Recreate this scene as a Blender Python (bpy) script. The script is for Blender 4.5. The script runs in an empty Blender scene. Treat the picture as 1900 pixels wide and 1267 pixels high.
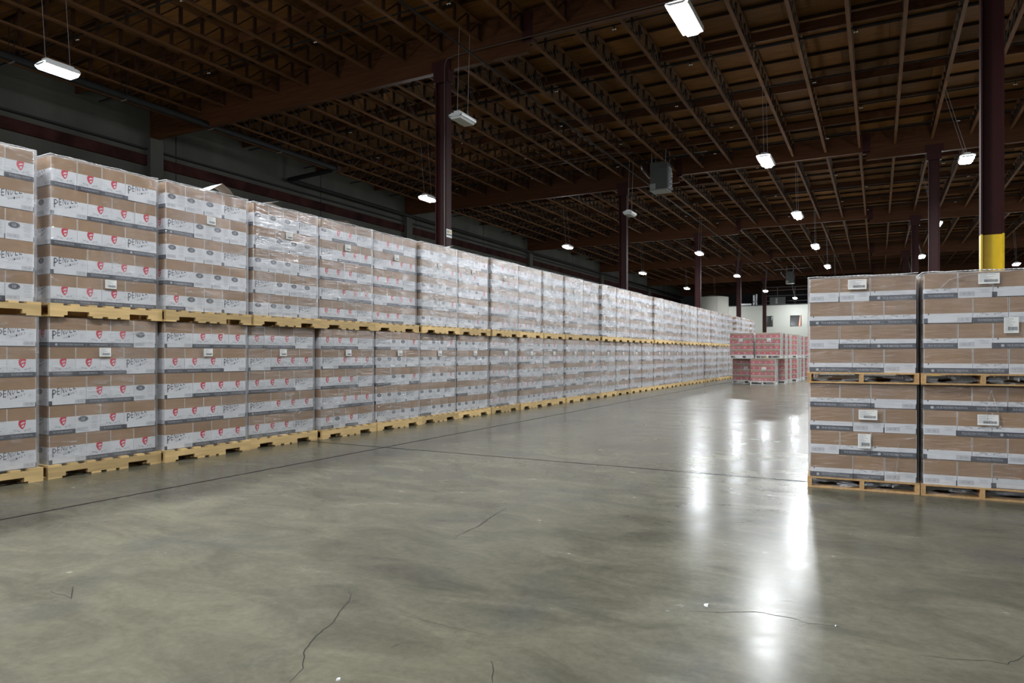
import bpy, math, random
from mathutils import Vector, Matrix, noise
random.seed(7)
R = random.Random(11)
sc = bpy.context.scene
COL = sc.collection
pi = math.pi

# ------------------------------------------------------------------ camera
CAM_H = 1.27
YAW = math.atan(679 / 1267.0)
cam_d = bpy.data.cameras.new('camera')
cam_d.sensor_width = 36.0
cam_d.lens = 36.0 * 1267 / 1900
cam_d.shift_y = (657 - 633.5) / 1900.0
cam_d.clip_start = 0.05
cam_d.clip_end = 400
cam = bpy.data.objects.new('camera', cam_d)
cam.location = (0, 0, CAM_H)
cam.rotation_euler = (pi / 2, 0, YAW)
COL.objects.link(cam)
sc.camera = cam

# ------------------------------------------------------------------ world, colour, exposure
w = bpy.data.worlds.new('world')
sc.world = w
w.use_nodes = True
w.node_tree.nodes['Background'].inputs[0].default_value = (0.6, 0.7, 0.8, 1)
w.node_tree.nodes['Background'].inputs[1].default_value = 0.0
sc.view_settings.view_transform = 'Standard'
sc.view_settings.look = 'None'
sc.view_settings.gamma = 1.0
sc.view_settings.use_curve_mapping = False
sc.view_settings.exposure = 0.80
LAMP_E = 235.0
LAMP_COL = (0.93, 0.97, 1.0)
try:
    sc.cycles.transparent_max_bounces = 24
    sc.cycles.max_bounces = 8
    sc.cycles.diffuse_bounces = 5
    sc.cycles.glossy_bounces = 3
    sc.cycles.transmission_bounces = 4
    sc.cycles.caustics_reflective = False
    sc.cycles.caustics_refractive = False
    sc.cycles.sample_clamp_indirect = 2.0
    sc.cycles.use_light_tree = True
except Exception:
    pass

# ------------------------------------------------------------------ materials
def new_mat(name):
    m = bpy.data.materials.new(name)
    m.use_nodes = True
    nt = m.node_tree
    return m, nt, nt.nodes['Principled BSDF']

def mat(name, col, rough=0.6, metal=0.0, var=0.0, nscale=6.0, stretch=(1, 1, 1), bump=0.0, obj_var=0.0, spec=0.5, island=False, emit=None, bscale=None):
    m, nt, p = new_mat(name)
    N, L = nt.nodes, nt.links
    p.inputs['Roughness'].default_value = rough
    p.inputs['Metallic'].default_value = metal
    p.inputs['Specular IOR Level'].default_value = spec
    p.inputs['Base Color'].default_value = (*col, 1)
    if emit:
        p.inputs['Emission Color'].default_value = (*emit[0], 1)
        p.inputs['Emission Strength'].default_value = emit[1]
    if var or bump:
        tc = N.new('ShaderNodeTexCoord'); mp = N.new('ShaderNodeMapping')
        mp.inputs['Scale'].default_value = stretch
        L.new(tc.outputs['Object'], mp.inputs[0])
        nz = N.new('ShaderNodeTexNoise'); nz.inputs['Scale'].default_value = nscale; nz.inputs['Detail'].default_value = 5
        L.new(mp.outputs[0], nz.inputs['Vector'])
    last = None
    if var:
        mr = N.new('ShaderNodeMapRange'); mr.inputs[1].default_value = 0.3; mr.inputs[2].default_value = 0.7
        mr.inputs[3].default_value = 1 - var; mr.inputs[4].default_value = 1 + var
        L.new(nz.outputs['Fac'], mr.inputs[0]); last = mr.outputs[0]
    if obj_var:
        oi = N.new('ShaderNodeObjectInfo'); src = oi.outputs['Random']
        if island:
            gi = N.new('ShaderNodeNewGeometry'); ad = N.new('ShaderNodeMath'); ad.operation = 'ADD'
            L.new(gi.outputs['Random Per Island'], ad.inputs[0]); L.new(src, ad.inputs[1])
            fr = N.new('ShaderNodeMath'); fr.operation = 'FRACT'; L.new(ad.outputs[0], fr.inputs[0]); src = fr.outputs[0]
        mo = N.new('ShaderNodeMapRange'); mo.inputs[3].default_value = 1 - obj_var; mo.inputs[4].default_value = 1 + obj_var
        L.new(src, mo.inputs[0])
        if last is None: last = mo.outputs[0]
        else:
            mm = N.new('ShaderNodeMath'); mm.operation = 'MULTIPLY'
            L.new(last, mm.inputs[0]); L.new(mo.outputs[0], mm.inputs[1]); last = mm.outputs[0]
    if last is not None:
        vm = N.new('ShaderNodeVectorMath'); vm.operation = 'SCALE'; vm.inputs[0].default_value = col
        L.new(last, vm.inputs['Scale']); L.new(vm.outputs[0], p.inputs['Base Color'])
    if bump:
        bp = N.new('ShaderNodeBump'); bp.inputs['Strength'].default_value = bump; bp.inputs['Distance'].default_value = 0.01
        L.new(nz.outputs['Fac'], bp.inputs['Height']); L.new(bp.outputs[0], p.inputs['Normal'])
    return m

M = {}
M['card'] = mat('cardboard', (0.33, 0.205, 0.118), 0.75, var=0.10, nscale=5, obj_var=0.10)
M['white'] = mat('white_print', (0.70, 0.71, 0.74), 0.5, var=0.03, nscale=4, obj_var=0.05)
M['navy'] = mat('navy_ink', (0.045, 0.05, 0.075), 0.45)
M['slate'] = mat('slate_ink', (0.065, 0.072, 0.09), 0.45)
M['red'] = mat('red_ink', (0.60, 0.035, 0.07), 0.5)
M['grey'] = mat('grey_ink', (0.30, 0.31, 0.34), 0.5)
M['lgrey'] = mat('pale_grey_ink', (0.46, 0.47, 0.50), 0.5)
M['seam'] = mat('seam_paper', (0.62, 0.60, 0.57), 0.6)
M['redcard'] = mat('red_carton_print', (0.52, 0.05, 0.075), 0.5, obj_var=0.12)
M['bluecard'] = mat('blue_carton_print', (0.03, 0.06, 0.42), 0.5, obj_var=0.2)
M['paper'] = mat('label_paper', (0.80, 0.80, 0.78), 0.6)
M['pine'] = mat('pine', (0.60, 0.42, 0.19), 0.7, var=0.18, nscale=9, stretch=(0.4, 4, 4), obj_var=0.22, bump=0.2)
M['pine2'] = mat('orange_pine', (0.50, 0.31, 0.14), 0.7, var=0.18, nscale=9, stretch=(0.4, 4, 4), obj_var=0.15)
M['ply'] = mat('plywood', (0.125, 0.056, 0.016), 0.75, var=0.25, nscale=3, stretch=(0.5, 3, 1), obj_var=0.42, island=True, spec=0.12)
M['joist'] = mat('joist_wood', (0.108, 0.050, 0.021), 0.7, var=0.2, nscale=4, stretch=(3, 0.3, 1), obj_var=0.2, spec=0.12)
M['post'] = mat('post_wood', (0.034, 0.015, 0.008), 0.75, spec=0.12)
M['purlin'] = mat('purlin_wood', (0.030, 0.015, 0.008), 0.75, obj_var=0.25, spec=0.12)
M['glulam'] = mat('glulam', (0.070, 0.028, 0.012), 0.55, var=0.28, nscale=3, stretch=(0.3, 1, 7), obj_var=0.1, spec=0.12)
M['rod'] = mat('web_steel', (0.10, 0.095, 0.09), 0.45, metal=0.6)
M['maroon'] = mat('maroon_paint', (0.032, 0.0055, 0.006), 0.6, var=0.15, nscale=3, spec=0.25)
M['band'] = mat('worn_maroon_band', (0.030, 0.011, 0.010), 0.9, var=0.55, nscale=1.6, spec=0.1)
M['yellow'] = mat('yellow_paint', (0.72, 0.50, 0.01), 0.4, var=0.06)
M['blackpipe'] = mat('black_pipe', (0.010, 0.010, 0.010), 0.6, spec=0.2)
M['galv'] = mat('galvanised', (0.42, 0.43, 0.44), 0.4, metal=0.7)
M['heater'] = mat('heater_grey', (0.05, 0.055, 0.053), 0.5)
M['heater2'] = mat('heater_pale', (0.22, 0.23, 0.22), 0.5)
M['dark'] = mat('dark_void', (0.01, 0.01, 0.01), 0.8)
M['house'] = mat('lamp_housing', (0.70, 0.72, 0.72), 0.4)
M['offlens'] = mat('unlit_lens', (0.62, 0.64, 0.66), 0.3)
M['office'] = mat('office_wall_paint', (0.29, 0.295, 0.265), 0.8, var=0.03, nscale=0.5)
M['tank'] = mat('cream_tank', (0.34, 0.33, 0.29), 0.6)
M['tilt'] = mat('tilt_up_concrete', (0.072, 0.073, 0.064), 0.9, var=0.18, nscale=0.8, stretch=(1, 1, 0.4), spec=0.12)
M['darkwall'] = mat('dark_back_wall', (0.05, 0.05, 0.05), 0.9, spec=0.12)
M['groove'] = mat('joint_filler', (0.022, 0.022, 0.02), 0.9, spec=0.1)
M['crack'] = mat('crack_dark', (0.035, 0.034, 0.03), 0.9, spec=0.1)
M['scrap'] = mat('white_scrap', (0.8, 0.8, 0.8), 0.6)
M['salmon'] = mat('salmon_reflection', (0.75, 0.25, 0.18), 0.7)  # colour of the reflection painted at the far window
M['glass'] = mat('dark_window_glass', (0.03, 0.03, 0.03), 0.08)
M['lit2'] = mat('lit_short_lens', (1, 1, 1), 0.4, emit=(LAMP_COL, LAMP_E * 1.6))
M['lit'] = mat('lit_lens', (1, 1, 1), 0.4, emit=(LAMP_COL, LAMP_E * 1.35))

def floor_mat():
    m, nt, p = new_mat('polished_concrete'); N, L = nt.nodes, nt.links
    tc = N.new('ShaderNodeTexCoord')
    def nz(scale, det=6, rough=0.55, dist=0.0, st=(1, 1, 1)):
        mp = N.new('ShaderNodeMapping'); mp.inputs['Scale'].default_value = st
        L.new(tc.outputs['Object'], mp.inputs[0])
        n = N.new('ShaderNodeTexNoise'); n.inputs['Scale'].default_value = scale; n.inputs['Detail'].default_value = det
        n.inputs['Roughness'].default_value = rough; n.inputs['Distortion'].default_value = dist
        L.new(mp.outputs[0], n.inputs['Vector']); return n.outputs['Fac']
    big = nz(0.45, 5, 0.6, 0.4); mid = nz(2.2, 8, 0.65, 0.8, (0.7, 1.3, 1)); fine = nz(22, 6, 0.7)
    r1 = N.new('ShaderNodeValToRGB'); e = r1.color_ramp.elements
    e[0].position = 0.33; e[0].color = (0.064, 0.061, 0.045, 1)
    e[1].position = 0.68; e[1].color = (0.190, 0.179, 0.128, 1)
    mx = N.new('ShaderNodeMix'); mx.data_type = 'FLOAT'; mx.inputs[0].default_value = 0.55
    L.new(big, mx.inputs[2]); L.new(mid, mx.inputs[3]); L.new(mx.outputs[0], r1.inputs[0])
    # bluish burnished patches
    r2 = N.new('ShaderNodeMapRange'); r2.inputs[1].default_value = 0.55; r2.inputs[2].default_value = 0.72
    L.new(nz(1.1, 4, 0.5, 0.6), r2.inputs[0])
    sc2 = N.new('ShaderNodeMath'); sc2.operation = 'MULTIPLY'; sc2.inputs[1].default_value = 0.55; L.new(r2.outputs[0], sc2.inputs[0])
    m2 = N.new('ShaderNodeMix'); m2.data_type = 'RGBA'
    L.new(sc2.outputs[0], m2.inputs[0]); L.new(r1.outputs[0], m2.inputs[6]); m2.inputs[7].default_value = (0.078, 0.080, 0.076, 1)
    # fine speckle
    r3 = N.new('ShaderNodeMapRange'); r3.inputs[1].default_value = 0.3; r3.inputs[2].default_value = 0.7; r3.inputs[3].default_value = 0.86; r3.inputs[4].default_value = 1.12
    L.new(fine, r3.inputs[0])
    vm = N.new('ShaderNodeVectorMath'); vm.operation = 'SCALE'; L.new(m2.outputs[2], vm.inputs[0]); L.new(r3.outputs[0], vm.inputs['Scale'])
    sf = N.new('ShaderNodeMapRange'); sf.inputs[1].default_value = 0.66; sf.inputs[2].default_value = 0.74; sf.inputs[3].default_value = 1.0; sf.inputs[4].default_value = 0.68
    L.new(nz(7, 7, 0.7, 0.5, (1.5, 0.6, 1)), sf.inputs[0])
    v2 = N.new('ShaderNodeVectorMath'); v2.operation = 'SCALE'; L.new(vm.outputs[0], v2.inputs[0]); L.new(sf.outputs[0], v2.inputs['Scale'])
    L.new(v2.outputs[0], p.inputs['Base Color'])
    r4 = N.new('ShaderNodeMapRange'); r4.inputs[1].default_value = 0.3; r4.inputs[2].default_value = 0.7; r4.inputs[3].default_value = 0.19; r4.inputs[4].default_value = 0.28
    L.new(mid, r4.inputs[0]); L.new(r4.outputs[0], p.inputs['Roughness'])
    p.inputs['Specular IOR Level'].default_value = 0.12
    bp = N.new('ShaderNodeBump'); bp.inputs['Strength'].default_value = 0.10; bp.inputs['Distance'].default_value = 0.02
    L.new(nz(1.6, 2, 0.4, 0.2), bp.inputs['Height']); L.new(bp.outputs[0], p.inputs['Normal'])
    return m
M['floor'] = floor_mat()

def film_mat(name, haze, streak, shine=0.08, rough=0.2, graze=0.5, gp=3.5):
    m = bpy.data.materials.new(name); m.use_nodes = True
    nt = m.node_tree; N, L = nt.nodes, nt.links
    N.clear()
    out = N.new('ShaderNodeOutputMaterial')
    tr = N.new('ShaderNodeBsdfTransparent'); tr.inputs[0].default_value = (0.98, 0.98, 0.985, 1)
    gl = N.new('ShaderNodeBsdfGlossy'); gl.inputs[0].default_value = (0.95, 0.96, 1, 1); gl.inputs['Roughness'].default_value = rough
    df = N.new('ShaderNodeBsdfDiffuse'); df.inputs[0].default_value = (0.85, 0.86, 0.88, 1)
    tl = N.new('ShaderNodeBsdfTranslucent'); tl.inputs[0].default_value = (0.85, 0.86, 0.88, 1)
    dm = N.new('ShaderNodeMixShader'); dm.inputs[0].default_value = 0.5; L.new(df.outputs[0], dm.inputs[1]); L.new(tl.outputs[0], dm.inputs[2])
    tc = N.new('ShaderNodeTexCoord'); oi = N.new('ShaderNodeObjectInfo')
    mw = N.new('ShaderNodeMath'); mw.operation = 'MULTIPLY'; mw.inputs[1].default_value = 37.0; L.new(oi.outputs['Random'], mw.inputs[0])
    def nz(scale, det, dist, st, rot):
        mp = N.new('ShaderNodeMapping'); mp.inputs['Scale'].default_value = st; mp.inputs['Rotation'].default_value = rot
        L.new(tc.outputs['Object'], mp.inputs[0])
        n = N.new('ShaderNodeTexNoise'); n.noise_dimensions = '4D'; n.inputs['Scale'].default_value = scale; n.inputs['Detail'].default_value = det; n.inputs['Distortion'].default_value = dist
        L.new(mw.outputs[0], n.inputs['W']); L.new(mp.outputs[0], n.inputs['Vector']); return n.outputs['Fac']
    n1 = nz(4.5, 6, 1.2, (1, 1, 5), (0, 0.25, 0)); n2 = nz(1.8, 3, 0, (1, 1, 1), (0, 0, 0)); n3 = nz(6, 3, 0.6, (1.6, 1.6, 1.0), (0.3, 0.9, 0))
    av = N.new('ShaderNodeMath'); av.operation = 'ADD'; L.new(n1, av.inputs[0]); L.new(n3, av.inputs[1])
    bp = N.new('ShaderNodeBump'); bp.inputs['Strength'].default_value = 0.45; bp.inputs['Distance'].default_value = 0.03
    L.new(av.outputs[0], bp.inputs['Height']); L.new(bp.outputs[0], gl.inputs['Normal'])
    lw = N.new('ShaderNodeLayerWeight'); lw.inputs[0].default_value = 0.5
    pw = N.new('ShaderNodeMath'); pw.operation = 'POWER'; pw.inputs[1].default_value = gp; L.new(lw.outputs['Facing'], pw.inputs[0])
    fs = N.new('ShaderNodeMath'); fs.operation = 'MULTIPLY_ADD'; fs.inputs[1].default_value = 0.22; fs.inputs[2].default_value = shine
    L.new(pw.outputs[0], fs.inputs[0])
    st = N.new('ShaderNodeMapRange'); st.inputs[1].default_value = 0.53; st.inputs[2].default_value = 0.68; st.inputs[3].default_value = 0; st.inputs[4].default_value = streak
    L.new(n1, st.inputs[0])
    ms = N.new('ShaderNodeMapRange'); ms.inputs[1].default_value = 0.45; ms.inputs[2].default_value = 0.62
    L.new(n2, ms.inputs[0])
    sb = N.new('ShaderNodeMath'); sb.operation = 'MULTIPLY_ADD'; sb.inputs[1].default_value = 0.6; sb.inputs[2].default_value = 0.20 * streak; L.new(st.outputs[0], sb.inputs[0])  # whitish patches and streaks painted for glare on the film
    mu = N.new('ShaderNodeMath'); mu.operation = 'MULTIPLY'; L.new(sb.outputs[0], mu.inputs[0]); L.new(ms.outputs[0], mu.inputs[1])
    hz = N.new('ShaderNodeMath'); hz.operation = 'MULTIPLY_ADD'; hz.inputs[1].default_value = graze; hz.inputs[2].default_value = haze
    L.new(pw.outputs[0], hz.inputs[0])
    ad = N.new('ShaderNodeMath'); ad.operation = 'ADD'; ad.use_clamp = True
    L.new(mu.outputs[0], ad.inputs[0]); L.new(hz.outputs[0], ad.inputs[1])
    m1 = N.new('ShaderNodeMixShader'); L.new(ad.outputs[0], m1.inputs[0]); L.new(tr.outputs[0], m1.inputs[1]); L.new(dm.outputs[0], m1.inputs[2])
    m2 = N.new('ShaderNodeMixShader'); L.new(fs.outputs[0], m2.inputs[0]); L.new(m1.outputs[0], m2.inputs[1]); L.new(gl.outputs[0], m2.inputs[2])
    L.new(m2.outputs[0], out.inputs[0])
    return m
M['film'] = film_mat('stretch_film', 0.035, 0.55)
M['film2'] = film_mat('tight_stretch_film', 0.02, 0.30)
M['film4'] = film_mat('glare_film', 0.05, 0.65, 0.13, 0.24, 0.45, 2.8)  # stronger painted glare for the middle stacks
M['film3'] = film_mat('layered_glare_film', 0.06, 1.0, 0.17, 0.27, 0.55, 2.6)  # strongest painted glare and haze, for the far stacks
M['rim'] = mat('rim_highlight_white', (0.8, 0.81, 0.83), 0.25)  # white colour stands in for light along the film's top edge
M['skirt'] = film_mat('loose_film', 0.05, 0.5, 0.12)

# ------------------------------------------------------------------ mesh helper
class MB:
    def __init__(s): s.v = []; s.f = []; s.m = []; s.mats = []
    def mi(s, m):
        if m not in s.mats: s.mats.append(m)
        return s.mats.index(m)
    def poly(s, pts, m):
        b = len(s.v); s.v += [tuple(p) for p in pts]; s.f.append(tuple(range(b, b + len(pts)))); s.m.append(s.mi(m))
    def box(s, x0, x1, y0, y1, z0, z1, m, mtx=None):
        b = len(s.v)
        vs = [(x0, y0, z0), (x1, y0, z0), (x1, y1, z0), (x0, y1, z0), (x0, y0, z1), (x1, y0, z1), (x1, y1, z1), (x0, y1, z1)]
        if mtx is not None: vs = [tuple(mtx @ Vector(p)) for p in vs]
        s.v += vs
        k = s.mi(m)
        for f in ((0, 3, 2, 1), (4, 5, 6, 7), (0, 1, 5, 4), (1, 2, 6, 5), (2, 3, 7, 6), (3, 0, 4, 7)):
            s.f.append(tuple(b + i for i in f)); s.m.append(k)
    def bar(s, a, c, wd, m, n=4):
        a = Vector(a); c = Vector(c); d = (c - a)
        if d.length < 1e-6: return
        d.normalize()
        up = Vector((0, 0, 1)) if abs(d.z) < 0.9 else Vector((1, 0, 0))
        p = d.cross(up).normalized(); q = d.cross(p).normalized()
        b = len(s.v); k = s.mi(m)
        for e in (a, c):
            for i in range(n):
                t = 2 * pi * (i + 0.5) / n
                s.v.append(tuple(e + (p * math.cos(t) + q * math.sin(t)) * wd / 2 * (1.414 if n == 4 else 1)))
        for i in range(n):
            j = (i + 1) % n
            s.f.append((b + i, b + j, b + n + j, b + n + i)); s.m.append(k)
        s.f.append(tuple(b + i for i in reversed(range(n)))); s.m.append(k)
        s.f.append(tuple(b + n + i for i in range(n))); s.m.append(k)
    def add(s, o, mtx):
        b = len(s.v)
        s.v += [tuple(mtx @ Vector(p)) for p in o.v]
        for f, m in zip(o.f, o.m):
            s.f.append(tuple(b + i for i in f)); s.m.append(s.mi(o.mats[m]))
    def mesh(s, name, smooth=False):
        me = bpy.data.meshes.new(name)
        me.from_pydata(s.v, [], s.f)
        for m in s.mats: me.materials.append(M[m])
        me.polygons.foreach_set('material_index', s.m)
        if smooth: me.polygons.foreach_set('use_smooth', [True] * len(s.f))
        me.update()
        return me

def obj(name, me, parent=None, loc=(0, 0, 0), rz=0.0):
    o = bpy.data.objects.new(name, me)
    COL.objects.link(o)
    o.parent = parent; o.location = loc; o.rotation_euler = (0, 0, rz)
    return o
def tag(o, label=None, cat=None, group=None, kind=None):
    if label: o['label'] = label
    if cat: o['category'] = cat
    if group: o['group'] = group
    if kind: o['kind'] = kind
    return o
def empty(name, loc=(0, 0, 0), rz=0.0):
    o = bpy.data.objects.new(name, None); COL.objects.link(o)
    o.empty_display_size = 0.2
    o.location = loc; o.rotation_euler = (0, 0, rz); return o

ORD = ['zeroth', 'first', 'second', 'third', 'fourth', 'fifth', 'sixth', 'seventh', 'eighth', 'ninth', 'tenth', 'eleventh', 'twelfth',
       'thirteenth', 'fourteenth', 'fifteenth', 'sixteenth', 'seventeenth', 'eighteenth', 'nineteenth', 'twentieth', 'twenty-first',
       'twenty-second', 'twenty-third', 'twenty-fourth', 'twenty-fifth', 'twenty-sixth', 'twenty-seventh', 'twenty-eighth',
       'twenty-ninth', 'thirtieth', 'thirty-first', 'thirty-second', 'thirty-third']

# ================================================================== BUILDING SHELL
XL, XR, YB, YF = -22.9, 26.2, -44.2, 90.0
BEAM_BOT = 8.91
CHORD = 9.40
DECK = 10.05
BAY0, BAYL = 0.57, 14.89
beamY = [BAY0 + BAYL * k for k in range(-3, 7)]
colX = [-22.6, -10.4, 1.87, 14.1]

# floor
b = MB(); b.box(XL, XR, YB, YF, -0.3, -0.0012, 'groove')
floor = tag(obj('floor', b.mesh('floor')), kind='structure')
fx = [XL, -18.1, -5.93, 6.3, 18.5, XR]
fy = [YB, -37.3, -22.4, -7.5, 7.38, 22.3, 37.2, 52.1, 67.0, 81.9, YF]
for i in range(len(fx) - 1):
    for j in range(len(fy) - 1):
        g = 0.019
        b = MB(); b.box(fx[i] + g, fx[i + 1] - g, fy[j] + g, fy[j + 1] - g, -0.0125, 0, 'floor')
        obj('floor_slab', b.mesh('floor_slab'), floor)
def fpt(x, y):
    d = CAM_H * 1267 / (y - 657); xc = (x - 950) / 1267 * d
    c, s = math.cos(YAW), math.sin(YAW)
    return Vector((xc * c - d * s, xc * s + d * c, 0.0004))
def crack(pts, wd):
    wd *= 1.5
    P = [fpt(*p) for p in pts]; b = MB()
    Q = []
    rr = random.Random(len(pts) * 7 + int(pts[0][0]))
    for a, c in zip(P[:-1], P[1:]):
        n = max(2, int((c - a).length / 0.035))
        for k in range(n):
            t = k / n; q = a.lerp(c, t); q += Vector((rr.uniform(-1, 1), rr.uniform(-1, 1), 0)) * 0.006
            Q.append(q)
    Q.append(P[-1])
    for k in range(len(Q) - 1):
        d = (Q[k + 1] - Q[k]).normalized(); nrm = Vector((-d.y, d.x, 0))
        w0 = wd * (0.4 + 0.6 * math.sin(pi * (k + 0.3) / len(Q))); w1 = wd * (0.4 + 0.6 * math.sin(pi * (k + 1.3) / len(Q)))
        b.poly([Q[k] - nrm * w0, Q[k] + nrm * w0, Q[k + 1] + nrm * w1, Q[k + 1] - nrm * w1], 'crack')
    obj('floor_crack', b.mesh('floor_crack'), floor)
crack([(538, 1266), (560, 1240), (566, 1205), (590, 1178), (600, 1168), (620, 1155), (632, 1130), (650, 1112), (648, 1095)], 0.0022)
crack([(845, 1000), (850, 992), (870, 984), (888, 976), (903, 965), (925, 950), (942, 942)], 0.0028)
crack([(1280, 1134), (1340, 1137), (1400, 1134), (1430, 1140), (1470, 1146), (1500, 1156), (1560, 1163)], 0.0016)
crack([(1700, 1214), (1760, 1222), (1830, 1226), (1868, 1232), (1900, 1216)], 0.0016)
crack([(92, 1096), (110, 1102), (133, 1110)], 0.0018)
crack([(130, 1112), (133, 1098), (136, 1088)], 0.0025)
crack([(1500, 905), (1502, 960), (1500, 1010)], 0.0008)
crack([(340, 1006), (352, 1003)], 0.004)
crack([(745, 1140), (820, 1160), (905, 1178)], 0.0012)
crack([(912, 1225), (916, 1245), (914, 1266)], 0.0016)
crack([(700, 1040), (760, 1020), (860, 1010)], 0.0008)
for (px, py, s_, lab) in ((1311, 1124, 0.016, 'white paper scrap lying on the open floor right of centre'), (628, 1262, 0.010, 'tiny white crumb at the bottom edge of the floor'), (1551, 1162, 0.006, 'tiny pale speck on the floor right of the paper scrap')):
    p = fpt(px, py); b = MB()
    rr = random.Random(px)
    ring = [(p.x + math.cos(t * pi / 4) * s_ * rr.uniform(0.5, 1.1), p.y + math.sin(t * pi / 4) * s_ * 1.3 * rr.uniform(0.5, 1.1), 0.001) for t in range(8)]
    top = [(x * 0.8 + p.x * 0.2, y * 0.8 + p.y * 0.2, 0.005 + rr.uniform(0, 0.006)) for x, y, z in ring]
    for k in range(8):
        b.poly([ring[k], ring[(k + 1) % 8], top[(k + 1) % 8], top[k]], 'scrap')
    b.poly(top, 'scrap')
    tag(obj('paper_scrap', b.mesh('paper_scrap')), lab, 'scrap')

# walls
WH = 10.35
b = MB(); b.box(XL - 0.25, XL, YB, YF, 0, WH, 'tilt')
wl = tag(obj('wall_left', b.mesh('wall_left')), kind='structure')
for k, y in enumerate(beamY):          # wall panels' joints: pilasters
    b = MB(); b.box(XL, XL + 0.28, y - 0.25, y + 0.25, 0, BEAM_BOT, 'tilt'); obj('pilaster', b.mesh('pilaster'), wl)
b = MB(); b.box(XL, XL + 0.10, YB, YF, 7.95, 8.32, 'band'); obj('wall_band', b.mesh('wall_band'), wl)
b = MB(); b.box(XL, XL + 0.16, YB, YF, 8.50, 8.56, 'dark'); obj('wall_rail', b.mesh('wall_rail'), wl)
for y in [YB + 1 + i * 7.45 for i in range(18)]:
    b = MB(); b.box(XL, XL + 0.012, y - 0.02, y + 0.02, 0, WH, 'dark'); obj('panel_joint', b.mesh('panel_joint'), wl)
b = MB(); b.box(XL, XR, YF, YF + 0.25, 0, WH, 'darkwall'); tag(obj('wall_far', b.mesh('wall_far')), kind='structure')
b = MB(); b.box(XL, XR, YB - 0.25, YB, 0, WH, 'tilt'); tag(obj('wall_near', b.mesh('wall_near')), kind='structure')
b = MB(); b.box(XR, XR + 0.25, YB, YF, 0, WH, 'tilt'); tag(obj('wall_right', b.mesh('wall_right')), kind='structure')

# office block at the far end
OY = 77.0
ox0, ox1, oz1 = -15.1, 14.0, 6.45
wins = [(-10.75, -9.84), (-8.13, -7.03)]
b = MB(); xs = [ox0, wins[0][0], wins[0][1], wins[1][0], wins[1][1], ox1]
for i in range(5):
    if i in (1, 3):
        b.box(xs[i], xs[i + 1], OY, OY + 0.15, 0, 4.19, 'office'); b.box(xs[i], xs[i + 1], OY, OY + 0.15, 5.33, oz1, 'office')
    else: b.box(xs[i], xs[i + 1], OY, OY + 0.15, 0, oz1, 'office')
b.box(ox0, ox0 + 0.15, OY + 0.15, YF, 0, oz1, 'office')
b.box(ox0, ox1, OY, YF, oz1, oz1 + 0.1, 'darkwall')
wo = tag(obj('wall_office', b.mesh('wall_office')), kind='structure')
for n, (a, c) in enumerate(wins):
    b = MB()
    for (x0, x1, z0, z1) in ((a, a + 0.05, 4.19, 5.33), (c - 0.05, c, 4.19, 5.33), (a, c, 4.19, 4.24), (a, c, 5.28, 5.33)):
        b.box(x0, x1, OY - 0.02, OY + 0.1, z0, z1, 'dark')
    wf = tag(obj('window_%d' % (n + 1), b.mesh('window')), kind='structure')
    b = MB(); b.box(a + 0.05, c - 0.05, OY + 0.05, OY + 0.07, 4.24, 5.28, 'glass'); obj('pane', b.mesh('pane'), wf)
b = MB(); xx = wins[1][1]  # salmon sheet modelled in place of a reflection in the window
b.poly([(xx - 0.28, OY - 0.03, 4.22), (xx - 0.07, OY - 0.03, 4.22), (xx - 0.07, OY - 0.03, 5.30), (xx - 0.14, OY - 0.03, 5.30)], 'salmon')
b.poly([(xx - 0.14, OY - 0.01, 5.30), (xx - 0.07, OY - 0.01, 5.30), (xx - 0.07, OY - 0.01, 4.22), (xx - 0.28, OY - 0.01, 4.22)], 'salmon')
tag(obj('window_reflection', b.mesh('window_reflection')), 'narrow salmon patch painted for a reflection at the right side of the far office window', 'window_reflection')

# ceiling: deck, panels, purlins, brace boards, joists, beams
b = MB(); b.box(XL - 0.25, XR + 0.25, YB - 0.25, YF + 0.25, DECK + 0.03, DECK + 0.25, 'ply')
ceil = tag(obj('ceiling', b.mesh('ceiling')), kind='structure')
cells = []
y = YB; row = 0
while y < YF - 0.6:
    x = XL - (1.22 if row % 2 else 0)
    while x < XR:
        x0, x1 = max(x, XL), min(x + 2.44, XR)
        if x1 - x0 > 0.3: cells.append((x0, x1, y, min(y + 1.22, YF)))
        x += 2.44
    y += 1.22; row += 1
def cellkey(c):
    cx, cy = (c[0] + c[1]) / 2, (c[2] + c[3]) / 2
    co, s = math.cos(YAW), math.sin(YAW)
    d = -cx * s + cy * co; xc = cx * co + cy * s
    if d < 8: return 1e9
    u = xc / d
    return d if (abs(u) < 0.78 and (DECK - CAM_H) / d < 0.56) else 1e8 + d
cells.sort(key=cellkey)
pm = {}
for c in cells[:290]:
    key = (round(c[1] - c[0], 2), round(c[3] - c[2], 2))
    if key not in pm:
        b = MB(); b.box(-key[0] / 2 + 0.004, key[0] / 2 - 0.004, -key[1] / 2 + 0.004, key[1] / 2 - 0.004, 0, 0.018, 'ply'); pm[key] = b.mesh('deck_panel')
    obj('deck_panel', pm[key], ceil, ((c[0] + c[1]) / 2, (c[2] + c[3]) / 2, DECK))
b = MB()
for c in cells[290:]: b.box(c[0] + 0.004, c[1] - 0.004, c[2] + 0.004, c[3] - 0.004, DECK, DECK + 0.018, 'ply')
tag(obj('deck_panels', b.mesh('deck_panels'), ceil), kind='stuff')
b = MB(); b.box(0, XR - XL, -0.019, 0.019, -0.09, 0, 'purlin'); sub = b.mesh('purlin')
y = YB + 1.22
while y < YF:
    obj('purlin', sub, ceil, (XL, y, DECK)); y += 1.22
b = MB(); b.box(0, XR - XL, -0.03, 0.03, -0.26, 0, 'glulam'); brd = b.mesh('brace_board')
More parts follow.
